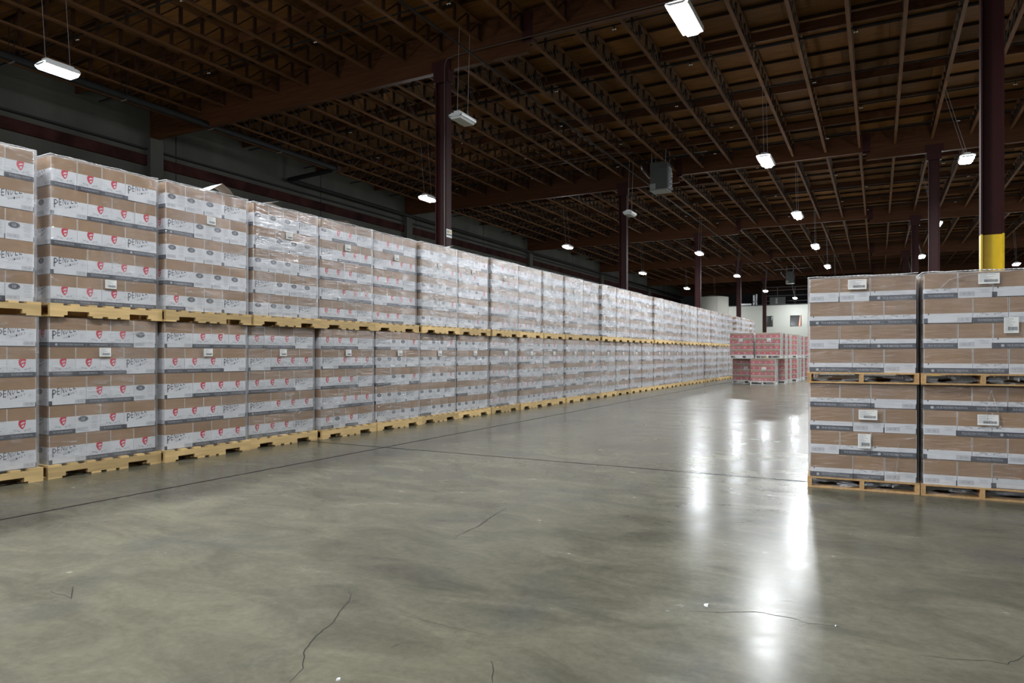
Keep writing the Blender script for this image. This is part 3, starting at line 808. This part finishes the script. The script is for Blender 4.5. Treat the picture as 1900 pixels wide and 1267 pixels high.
PAT = {  # layers listed from the top down; upper tier, lower tier
 0: (['POOR', 'RRRP', 'POOO', 'OOOP', 'PRRO'], ['RRRP', 'PRRR', 'RRRP', 'PRRR', 'RRRP']),
 1: (['RRRP', 'PRRR', 'RRRS', 'PRRR', 'RRRS'], ['SRRO', 'RRRP', 'PRRO', 'RORP', 'PRRR']),
 2: (['OOOP', 'SOOO', 'OOOP', 'SOOO', 'ROOP'], ['PRRR', 'RRRP', 'PRRR', 'RRRP', 'PRRR']),
 3: (['OOOP', 'POOO', 'OOOP', 'POOO', 'OOOP'], ['RRRP', 'PRRR', 'RRRP', 'SRRR', 'RRRP']),
 4: (['ORRP', 'PRRR', 'RRRP', 'PRRR', 'RRRP'], ['RRRP', 'PRRR', 'RRRP', 'PRRR', 'RORP']),
 5: (['ORRP', 'PRRR', 'RRRP', 'PRRR', 'RRRP'], ['SOOR', 'OOOP', 'SOOR', 'OOOP', 'POOO']),
 6: (['OOOP', 'SOOR', 'OOOP', 'SOOR', 'OOOP'], ['POOR', 'OOOP', 'POOR', 'OOOP', 'SOOO']),
 7: (['POOR', 'RORP', 'POOR', 'OOOP', 'PORO'], ['OOOP', 'POOO', 'OOOP', 'SOOO', 'OOOP']),
 8: (['PRRR', 'PRRR', 'PORR', 'RRRP', 'PRRR'], ['RRRP', 'PRRR', 'RRRP', 'PRRR', 'RRRP']),
 9: (['RRRP', 'PRRO', 'ORRP', 'PRRO', 'RRRP'], ['PROO', 'RROP', 'POOO', 'RRRP', 'POOO'])}
def gen_pat(rr):
    out = []; fl = rr.random() < 0.5; t = rr.choice('RO')
    for k in range(5):
        l = rr.choice('PPS'); s3 = ''.join(rr.choice((t, t, t, rr.choice('RO'))) for _ in range(3))
        out.append(s3 + l if fl else l + s3); fl = not fl
    return out
NSEP = 14
far_meshes = []
for v in range(4):
    rr = random.Random(50 + v); j = MB(); pat = gen_pat(rr)
    for li, row_ in enumerate(pat):
        z = zL + HL * (4 - li); x = -WL / 2
        for ch in row_:
            wd, dp = (CA, CB) if ch in 'PS' else (CB, CA)
            j.add(mbL, Matrix.Translation((x + wd / 2, -DL / 2 + dp / 2 + rr.uniform(-0.004, 0.006), z)) @ Matrix.Rotation(ROT[ch], 4, 'Z')); x += wd
    j.box(-WL / 2 + 0.01, WL / 2 - 0.02, -DL / 2 + 0.28, DL / 2, zL, zL + 5 * HL - 0.004, 'card')
    far_meshes.append(j.mesh('cartons'))

def rowX(y): return -7.44 + 0.0188 * (y - 3.85)
SL = -0.0188
DY = {(1, 1): 0.045, (1, 0): 0.03, (2, 1): 0.035, (2, 0): 0.02, (3, 1): 0.04, (3, 0): 0.02, (4, 1): 0.05, (4, 0): 0.03, (5, 0): 0.03, (5, 1): 0.02, (6, 0): 0.03}
def left_load(k, tier, y0, name_ord, xoff=0.0, gap=0):
    rr = random.Random(1000 + k * 2 + tier)
    yc = y0 + 0.61 + rr.uniform(-0.012, 0.012) + DY.get((k, tier), 0)
    xf = rowX(yc) + xoff + rr.uniform(-0.04, 0.03)
    z = 0.0 if tier == 0 else 1.655
    pats = PAT[k][0 if tier else 1] if k in PAT else gen_pat(rr)
    cnt = sum(p.count('R') for p in pats); kind = 'red-emblem' if cnt > 8 else ('dark-oval' if cnt < 4 else 'mixed-emblem')
    lab = '%s wrapped load of %s white cartons, %s stack from the left' % ('upper' if tier else 'lower', kind, name_ord)
    if k < 0: lab = '%s wrapped carton load in the row beyond the left picture edge, %s one past it' % ('upper' if tier else 'lower', ORD[-k])
    r = empty('wrapped_pallet_load', (xf - DL / 2, yc, z), pi / 2 + math.atan(SL))
    r.rotation_euler[2] = pi / 2 - 0.0188 + rr.uniform(-0.006, 0.006)
    tag(r, lab, 'pallet load', 'wrapped carton loads of the long left row, %s tier' % ('upper' if tier else 'lower'))
    near = 0 <= k < 10
    put_pallet(r, PLp, PLj, near)
    if 0 <= k < NSEP:
        for li, row_ in enumerate(pats):
            zz = zL + HL * (4 - li)
            front_row(r, row_, zz, HL, WL, DL, carton_L, rr)
            if k < 8: side_fill(r, row_[0], zz, WL, DL, carton_L, rr)
        if k >= 8:
            b = MB()
    else:
        o = tag(obj('cartons', far_meshes[(k * 3 + tier) % 4], r), kind='stuff')
    ww = wrapL[('film' if k < 3 else 'film4' if k < 8 - tier * 2 else 'film3', tier)]; obj('stretch_wrap', ww[k % len(ww)], r)
    if tier and 0 <= k < 16: obj('film_rim_highlight', rims[k % 3], r)
    if k >= 1 and k < 22:
        if tier: px, pz = (0.02, zL + HL * (0 if k == 1 else 3) + 0.195)
        else: px, pz = (0.02, zL + HL * 3 + 0.20)
        tag(obj('paper_label', paperL, r, (px + rr.uniform(-0.04, 0.04), -DL / 2 - 0.024, pz)), 'white paper label')
    return r
loads = {}
for k in range(-3, 28):
    y0 = 3.85 + 1.25 * (k - 1)
    for tier in (0, 1): loads[(k, tier)] = left_load(k, tier, y0, ORD[k + 1] if k >= 0 else 'outside')
for q in range(4):
    k = 28 + q; y0 = 38.35 + 1.42 * q
    for tier in (0, 1): loads[(k, tier)] = left_load(k, tier, y0, ORD[k + 1], xoff=0.02)

# torn tier sheets sticking up on two loads
def flap(root, pts, lab):
    b = MB()
    for quad in pts:
        b.poly(quad, 'seam'); b.poly([(x, y + 0.004, z + 0.003) for x, y, z in reversed(quad)], 'white')
    tag(obj('torn_top_sheet', b.mesh('torn_top_sheet'), root), lab)
T = zL + 5 * HL
f0 = -DL / 2
flap(loads[(2, 1)], [[(0.02, f0 + 0.02, T + 0.02), (0.22, f0 + 0.02, T + 0.15), (0.26, f0 + 0.3, T + 0.16), (0.0, f0 + 0.35, T + 0.03)],
                     [(0.22, f0 + 0.02, T + 0.15), (0.36, f0 + 0.05, T + 0.10), (0.38, f0 + 0.3, T + 0.12), (0.26, f0 + 0.3, T + 0.16)],
                     [(0.36, f0 + 0.05, T + 0.10), (0.44, f0 + 0.06, T + 0.025), (0.46, f0 + 0.3, T + 0.03), (0.38, f0 + 0.3, T + 0.12)]], 'raised torn sheet')
flap(loads[(3, 1)], [[(-0.40, f0 + 0.02, T + 0.02), (-0.10, f0 + 0.03, T + 0.11), (-0.05, f0 + 0.35, T + 0.12), (-0.42, f0 + 0.35, T + 0.03)],
                     [(-0.10, f0 + 0.22, T + 0.115), (0.28, f0 + 0.16, T + 0.025), (0.28, f0 + 0.3, T + 0.03), (-0.05, f0 + 0.35, T + 0.12)]], 'raised torn sheet')
flap(loads[(4, 1)], [[(-0.30, f0 + 0.02, T + 0.02), (0.05, f0 + 0.03, T + 0.07), (0.05, f0 + 0.35, T + 0.07), (-0.32, f0 + 0.35, T + 0.03)],
                     [(0.05, f0 + 0.03, T + 0.07), (0.18, f0 + 0.05, T + 0.02), (0.18, f0 + 0.3, T + 0.03), (0.05, f0 + 0.35, T + 0.07)]], 'raised torn sheet')
flap(loads[(6, 1)], [[(0.34, f0 + 0.02, T + 0.02), (0.44, f0 + 0.04, T + 0.07), (0.50, f0 + 0.2, T + 0.05), (0.36, f0 + 0.25, T + 0.03)],
                     [(0.44, f0 + 0.04, T + 0.07), (0.52, f0 + 0.03, T + 0.09), (0.56, f0 + 0.2, T + 0.03), (0.50, f0 + 0.2, T + 0.05)]], 'crumpled film tuft')

# right loads ---------------------------------------------------------
def skirt_mesh(seed):
    """loose film over the two fork openings, with a ragged hole in each"""
    b = MB(); rr = random.Random(seed)
    for (xa, xb) in ((-0.445, -0.01), (0.01, 0.445)):
        hx = rr.uniform(0.3, 0.6) * (xb - xa) + xa; hz = 0.042; rx = rr.uniform(0.07, 0.11); rz = rr.uniform(0.010, 0.022); n_ = 20
        inner = []; outer = []
        for i in range(n_):
            t = 2 * pi * i / n_; q = rr.uniform(0.6, 1.25)
            inner.append((hx + math.cos(t) * rx * q, hz + math.sin(t) * rz * q))
            c_, s_ = math.cos(t), math.sin(t)
            ex = (xb - hx) / c_ if c_ > 1e-6 else ((xa - hx) / c_ if c_ < -1e-6 else 1e9)
            ez = (0.095 - hz) / s_ if s_ > 1e-6 else ((0.006 - hz) / s_ if s_ < -1e-6 else 1e9)
            m_ = min(ex, ez); outer.append((hx + c_ * m_, hz + s_ * m_))
        for i in range(n_):
            j = (i + 1) % n_
            y = lambda x, z: -DR / 2 - 0.004 + 0.02 * noise.noise(Vector((x * 9, seed, z * 30)))
            P = [inner[i], inner[j], outer[j], outer[i]]
            b.poly([(x, y(x, z), z) for x, z in P], 'skirt')
    return b.mesh('loose_film', smooth=True)
skirts = [skirt_mesh(s_) for s_ in (1, 2, 3, 4)]
PATR = {('A', 1): ['OOS', 'SRR', 'ORS', 'SRO'], ('A', 0): ['RRP', 'SOO', 'ORS', 'SRO'],
        ('B', 1): ['ROP', 'PRO', 'ROS', 'SRO'], ('B', 0): ['SRR', 'ORS', 'PRO', 'OOP']}
RA = math.radians(3.4)
def strand(root, pts, wd=0.004):
    b = MB()
    for a, c in zip(pts[:-1], pts[1:]): b.bar(a, c, wd, 'skirt')
    obj('film_strand', b.mesh('film_strand'), root)
def right_load(nm, tier, x0, yfront, lab, seed, yaw=RA):
    rr = random.Random(seed)
    z = 0.0 if tier == 0 else 0.997
    c, s = math.cos(yaw), math.sin(yaw)
    cx, cy = WR / 2 + 0.01, DR / 2
    r = empty('wrapped_pallet_load', (x0 + cx * c - cy * s, yfront + cx * s + cy * c, z), yaw)
    tag(r, lab, 'pallet load', 'wrapped carton loads standing at the right edge')
    put_pallet(r, PRp, PRj, True)
    for li, row_ in enumerate(PATR[(nm, tier)]):
        zz = 0.102 + HR * (3 - li)
        front_row(r, row_, zz, HR, WR, DR, carton_R, rr)
        side_fill(r, row_[0], zz, WR, DR, carton_R, rr)
        side_fill(r, row_[-1], zz, WR, DR, carton_R, rr, side=1)
    obj('stretch_wrap', wrapR[seed % 4], r)
    if tier: obj('film_rim_highlight', rimR, r)
    tag(obj('loose_film', skirts[seed % 4], r), 'loose torn film over the fork openings')
    return r
RL = {}
RL[('A', 0)] = right_load('A', 0, -0.586, 7.137, 'lower wrapped load of brown-topped cartons, left stack at the right edge', 0)
RL[('A', 1)] = right_load('A', 1, -0.590, 7.130, 'upper wrapped load of brown-topped cartons, left stack at the right edge', 1)
RL[('B', 0)] = right_load('B', 0, 0.350, 7.185, 'lower wrapped load of brown-topped cartons, cut by the right picture edge', 2)
RL[('B', 1)] = right_load('B', 1, 0.352, 7.150, 'upper wrapped load of brown-topped cartons, cut by the right picture edge', 3)
FY = -DR / 2 - 0.022
b = MB(); rr = random.Random(5)
for li in range(4):
    x = -WR / 2
    for ch in PATR[('A', 1)][li]:
        wd, dp = (CA, CB) if ch in 'PS' else (CB, CA)
        b.add(mbR, Matrix.Translation((x + wd / 2, -DR / 2 + dp / 2, 0.102 + HR * (3 - li))) @ Matrix.Rotation(ROT[ch], 4, 'Z')); x += wd
b.box(-WR / 2 + 0.01, WR / 2 - 0.01, -DR / 2 + 0.28, DR / 2, 0.102, 0.102 + 4 * HR - 0.004, 'card')
behind = b.mesh('cartons')
for q, (bx, nm_) in enumerate(((-0.66, 'left'), (0.28, 'right'))):
    for tier in (0, 1):
        r = tag(empty('wrapped_pallet_load', (bx + 0.46, 8.42 + 0.05 * q + DR / 2, 0.997 * tier), RA), '%s wrapped load hidden behind the %s stack at the right edge' % ('upper' if tier else 'lower', nm_), 'pallet load', 'wrapped carton loads standing at the right edge')
        obj('wooden_pallet', PRj, r); tag(obj('cartons', behind, r), kind='stuff'); obj('stretch_wrap', wrapR[tier], r)
def pl(key, me, u, v): tag(obj('paper_label', me, RL[key], (u, FY, v)), 'white paper label')
pl(('A', 1), paperR, -0.035, 0.102 + 3 * HR + 0.110); pl(('A', 0), paperR, 0.05, 0.102 + 2 * HR + 0.115); pl(('A', 0), paperV, 0.02, 0.102 + HR + 0.07)
pl(('B', 1), paperR, 0.04, 0.102 + 3 * HR + 0.115); pl(('B', 1), paperV, 0.20, 0.102 + 1 * HR + 0.13); pl(('B', 0), paperR, 0.04, 0.102 + 2 * HR + 0.105)
strand(RL[('A', 0)], [(0.30, FY, 0.48), (0.29, FY - 0.004, 0.3), (0.265, FY, 0.12), (0.25, FY - 0.01, 0.05)], 0.006)
strand(RL[('B', 0)], [(0.06, FY, 0.96), (0.03, FY - 0.004, 0.8), (0.035, FY, 0.7)], 0.007)
strand(RL[('B', 0)], [(0.06, FY, 0.96), (0.11, FY - 0.004, 0.78), (0.13, FY, 0.62)], 0.007)
strand(RL[('B', 1)], [(-0.32, FY, 0.86), (-0.25, FY - 0.004, 0.93), (-0.1, FY, 0.97), (0.2, FY, 0.985)], 0.008)
strand(RL[('A', 1)], [(-0.40, FY, 0.03), (-0.36, FY - 0.01, 0.10), (-0.30, FY, 0.16)], 0.006)

# red loads ----------------------------------------------------------
HC, RA_, RB_ = 0.235, 0.475, 0.24
def red_carton(h):
    a, b_ = RA_, RB_; g = 0.002
    b = MB(); F = frames(a - 2 * g, b_ - 2 * g)
    for k, (w_, fr) in enumerate(F):
        b.poly([fr(0, 0, 0), fr(w_, 0, 0), fr(w_, h, 0), fr(0, h, 0)], 'card' if k > 1 else 'seam')
        A = Art(b, fr, h)
        if k > 1:
            A.rect(0.008, w_ - 0.008, 0.03, h * 0.66, 'redcard'); A.rect(0, w_, 0, 0.022, 'seam')
            A.rect(w_ * 0.3, w_ * 0.7, h * 0.38, h * 0.46, 'seam', 0.0009); A.rect(w_ * 0.38, w_ * 0.62, h * 0.26, h * 0.31, 'seam', 0.0009)
        else:
            A.rect(0.02, 0.12, 0.04, h * 0.5, 'lgrey'); A.rect(w_ - 0.1, w_ - 0.02, 0.04, h * 0.6, 'redcard')
    b.box(-a / 2 + g, a / 2 - g, -b_ / 2 + g, b_ / 2 - g, h - 0.004, h, 'card')
    return b.mesh('carton')
redc = red_carton(HC - 0.003)
wrapRed = [wrap_mesh(0.96, 0.95, 0.09, 0.138 + 4 * HC, s_, 'film', 0.006, top=0.0, spikes=0) for s_ in (21, 22)]
b = MB()
for n_, mb_, mt in pallet_parts(0.98, 0.98, 'paper', 0.018, 0.118, 0.138, along_x=False): b.add(mb_, mt)
pal_red = b.mesh('wooden_pallet')
paperRed = paper_mesh(0.16, 0.13, 7)
def red_load(x0, yf, tier, lab, seed, full):
    rr = random.Random(seed)
    r = empty('wrapped_pallet_load', (x0 + 0.48, yf + 0.475, 0 if tier == 0 else 1.088), rr.uniform(-0.01, 0.01))
    tag(r, lab, 'pallet load', 'wrapped red carton loads at the far end of the aisle')
    obj('wooden_pallet', pal_red, r)
    for li in range(4):
        for c_ in range(4):
            if not full and c_ < 3 : continue
            for d_ in range(2):
                if d_ == 1 and c_ < 3: continue
                obj('carton', redc, r, (-0.48 + RB_ * (c_ + 0.5), -0.475 + RA_ * (d_ + 0.5), 0.138 + HC * li), pi / 2 * (1 if rr.random() < .5 else -1) + rr.uniform(-0.01, 0.01))
    obj('stretch_wrap', wrapRed[seed % 2], r)
    if full: tag(obj('paper_label', paperRed, r, (0.05 + rr.uniform(-0.1, 0.15), -0.475 - 0.03, 0.138 + HC * (2.4 if tier else 2.0))), 'white paper label')
for tier, tn in ((0, 'lower'), (1, 'upper')):
    red_load(-5.58, 30.78 - 0.6 * tier, tier, '%s red carton load, left stack of the red block' % tn, 60 + tier, True)
    red_load(-4.52 - 0.16 * (1 - tier), 29.75 + 0.35 * tier, tier, '%s red carton load, right front stack of the red block' % tn, 62 + tier, True)
    for q in range(1, 10):
        dx = (0.0, 0.05, 0.10, 0.28, 0.28, 0.33, 0.52, 0.52, 0.5, 0.5)[q]
        red_load(-4.52 + dx, 30.15 + 1.22 * q, tier, '%s red carton load, right side of the red block, %s behind its front stack' % (tn, ORD[q]), 70 + q * 2 + tier, q in (3, 6))

# blue cases half hidden behind the right loads
b = MB(); b.box(-0.5, 0.5, -0.5, 0.5, 0.14, 0.6, 'bluecard')
r = tag(empty('case_stack', (-4.93, 61.9, 0)), 'blue and white stacked cases just left of the right carton loads', 'case stack')
b = MB(); b.box(-0.24, 0.24, -0.24, 0.24, 0, 0.19, 'bluecard'); b.box(-0.241, 0.1, -0.242, -0.24, 0.05, 0.09, 'paper'); b.box(-0.242, -0.24, -0.2, 0.2, 0.11, 0.15, 'paper'); bc = b.mesh('case')
obj('wooden_pallet', pal_red, r)
for z_ in range(6):
    for x_ in range(2):
        for y_ in range(2): obj('case', bc, r, (-0.245 + 0.49 * x_, -0.245 + 0.49 * y_, 0.14 + 0.195 * z_))

# ================================================================== SERVICES UNDER THE ROOF
sp = tag(empty('sprinkler_pipework', (-19.85, 8, 8.97)), 'black sprinkler pipe network hung under the plywood roof, with its main along the left wall', 'pipework')
def child_abs(name, mb_, root, smooth=False):
    o = obj(name, mb_.mesh(name, smooth), root); o.matrix_parent_inverse = Matrix.Translation(root.location).inverted(); return o
b = MB(); b.bar((-19.85, YB, 8.97), (-19.85, 21.6, 8.97), 0.22, 'blackpipe', 12); child_abs('main_pipe', b, sp)
b = MB(); b.bar((-19.85, 21.6, 8.97), (-22.6, 21.6, 8.85), 0.20, 'blackpipe', 12); b.bar((-22.6, 21.6, 8.85), (-22.6, YF, 8.70), 0.18, 'blackpipe', 10); child_abs('wall_pipe', b, sp)
b = MB(); b.box(-19.97, -19.73, 21.5, 21.72, 8.85, 9.09, 'maroon'); child_abs('elbow_coupling', b, sp)
for y_ in [0.5 + 3.0 * i for i in range(8)]:
    b = MB()
    for dx in (-0.13, 0.13): b.bar((-19.85 + dx, y_, 8.93), (-19.85 + dx, y_, DECK), 0.018, 'blackpipe')
    b.bar((-19.98, y_, 8.85), (-19.72, y_, 8.85), 0.02, 'galv'); child_abs('pipe_hanger', b, sp)
b = MB(); b.bar((0, 0, 0), (40.5, 0, 0), 0.05, 'blackpipe', 6); bp_ = b.mesh('branch_pipe')
b = MB(); b.bar((0, 0, -0.11), (0, 0, 0), 0.025, 'blackpipe'); b.box(-0.05, 0.05, -0.02, 0.02, -0.10, -0.085, 'paper'); hd = b.mesh('sprinkler_head')
nb = 0
ys = []
y_ = 19.55 - 3.05 * 5
while y_ < 88: ys.append(y_); y_ += 3.05
for i, y_ in enumerate(ys):
    o = obj('branch_pipe', bp_, sp); o.location = (-2.6 + 0, y_ - 8, 9.62 - 8.97); o.location.x = -22.7 + 19.85
    if i < 14:
        for q in range(7):
            xx = -18.5 + 4.2 * q + (1.2 if i % 2 else 0)
            obj('sprinkler_head', hd, sp, (xx + 19.85, y_ - 8, 9.60 - 8.97))
# thin black line running along the aisle beside the near column and the conduit
b = MB(); b.bar((-9.05, 2, 8.87), (-9.05, 72, 8.87), 0.05, 'blackpipe', 6)
tag(obj('gas_pipe', b.mesh('gas_pipe')), 'thin black pipe running down the aisle under the roof joists', 'pipe')
b = MB(); P = [(-10.19, 15.2, 3.2), (-10.19, 15.2, 8.95), (-10.12, 15.2, 9.12), (-9.9, 15.25, 9.2), (2.0, 15.25, 9.24)]
for a, c in zip(P[:-1], P[1:]): b.bar(a, c, 0.028, 'rod', 6)
tag(obj('conduit', b.mesh('conduit')), 'thin grey conduit rising up the nearest maroon column and along the beam', 'conduit')
b = MB(); P = [(-20.5, 26.2, 9.37), (-9.3, 26.2, 9.37), (-9.1, 26.2, 9.30), (-8.6, 26.2, 9.30)]
for a, c in zip(P[:-1], P[1:]): b.bar(a, c, 0.03, 'rod', 6)
tag(obj('conduit', b.mesh('conduit')), 'thin grey conduit crossing the roof toward the near grey heater', 'conduit')

# unit heaters
def heater(x, y, lab):
    r = tag(empty('unit_heater', (x, y, 8.05)), lab, 'heater', 'grey unit heaters hung under the roof')
    b = MB(); b.box(-0.36, 0.36, -0.35, 0.35, 0.18, 1.30, 'heater'); obj('cabinet', b.mesh('cabinet'), r)
    b = MB(); b.box(-0.37, 0.37, -0.36, 0.36, 0.12, 0.17, 'heater2')
    b.box(-0.362, -0.12, -0.364, -0.352, 0.18, 0.42, 'heater2'); obj('bottom_pan', b.mesh('bottom_pan'), r)
    b = MB(); b.box(0.37, 0.385, -0.02, 0.02, 0, 0.012, 'heater')
    b = MB(); b.box(0.355, 0.42, -0.31, 0.31, 0, 0.008, 'galv', Matrix.Rotation(0.5, 4, 'Y')); sl_ = b.mesh('louver_slat')
    for k in range(15): obj('louver_slat', sl_, r, (0.05, 0, 0.42 + 0.062 * k))
    b = MB()
    for sx in (-0.3, 0.3):
        for sy in (-0.3, 0.3): b.bar((sx, sy, 1.3), (sx, sy, DECK - 8.15), 0.02, 'galv')
    b.bar((-1.6, -0.2, 1.45), (1.9, -0.2, 1.48), 0.06, 'blackpipe', 6); b.bar((-1.6, 0.25, 1.6), (1.9, 0.25, 1.66), 0.05, 'galv', 6)
    obj('hanger_frame', b.mesh('hanger_frame'), r)
    b = MB(); P = [(-0.85, 0, 1.35), (-0.80, 0, 1.15), (-0.50, 0, 0.78), (-0.36, 0, 0.76)]
    for a, c in zip(P[:-1], P[1:]): b.bar(a, c, 0.085, 'galv', 8)
    obj('flue_pipe', b.mesh('flue_pipe', True), r)
heater(-8.15, 28.6, 'near grey unit heater with louvered side, hung beside the second maroon column')
heater(-7.6, 72.0, 'far grey unit heater hung above the office roof')
# sign on the near column
b = MB(); b.box(-0.13, 0.13, -0.004, 0, 0, 0.22, 'paper')
b.box(-0.11, 0.0, -0.006, -0.004, 0.12, 0.19, 'grey'); b.box(0.02, 0.10, -0.006, -0.004, 0.12, 0.19, 'yellow'); b.box(-0.12, 0.12, -0.006, -0.004, 0.055, 0.09, 'slate')
s_ = tag(obj('column_sign', b.mesh('column_sign'), None, (-10.21, 15.46, 4.45), pi / 2), 'small white sign fixed to the nearest maroon column above the cartons', 'sign')
s_.location = (-10.215, 15.46, 4.42)

# cream tank at the end of the row
b = MB(); n_ = 48; cx_, cy_, rad, ht = -14.75, 70.5, 1.55, 7.0
for i in range(n_):
    a0, a1 = 2 * pi * i / n_, 2 * pi * (i + 1) / n_
    r0 = rad * (1 + (0.012 if i % 8 == 0 else 0)); r1 = rad * (1 + (0.012 if (i + 1) % 8 == 0 else 0))
    b.poly([(r0 * math.cos(a0), r0 * math.sin(a0), 0), (r1 * math.cos(a1), r1 * math.sin(a1), 0), (r1 * math.cos(a1), r1 * math.sin(a1), ht), (r0 * math.cos(a0), r0 * math.sin(a0), ht)], 'tank')
    b.poly([(r0 * math.cos(a0), r0 * math.sin(a0), ht), (r1 * math.cos(a1), r1 * math.sin(a1), ht), (0, 0, ht + 0.25)], 'tank')
tag(obj('storage_tank', b.mesh('storage_tank'), None, (cx_, cy_, 0)), 'tall cream cylindrical tank rising behind the far end of the carton row', 'tank')
# equipment on the office roof
def roof_item(nm, lab, cat, boxes, loc):
    b = MB()
    for (x0, x1, y0, y1, z0, z1, m_) in boxes: b.box(x0, x1, y0, y1, z0, z1, m_)
    tag(obj(nm, b.mesh(nm), None, loc), lab, cat)
roof_item('air_duct', 'pale crinkled duct riser standing on the office roof', 'duct', [(-0.1, 0.1, -0.1, 0.1, 0, 1.3, 'galv'), (0.2, 0.36, -0.1, 0.1, 0.2, 1.4, 'galv'), (-0.1, 0.36, -0.1, 0.1, 0.5, 0.62, 'galv')], (-12.2, 80, 6.56))
roof_item('air_duct', 'low pale duct lying on the office roof beside the riser', 'duct', [(-0.7, 0.7, -0.3, 0.3, 0.0, 0.25, 'galv')], (-12.9, 78.4, 6.56))
roof_item('pipe_rack', 'dark pipe rack with rails on the office roof', 'rack', [(x_, x_ + 0.07, 0, 0.07, 0, 2.2, 'rod') for x_ in (-3.2, -1.6, 0.2, 2.0, 3.6)] + [(-3.2, 3.6, 0, 0.07, z_, z_ + 0.06, 'rod') for z_ in (0.6, 1.2, 1.8, 2.15)], (-8.3, 81, 6.55))
roof_item('air_handler', 'dark boxy air handler on the office roof', 'machine', [(-0.8, 0.8, -0.6, 0.6, 0.1, 0.9, 'heater'), (-0.2, 0.0, -0.62, -0.6, 0.2, 0.8, 'heater2'), (-0.9, 0.9, -0.65, 0.65, 0, 0.1, 'dark')], (-9.6, 79.5, 6.56))

bpy.context.view_layer.update()
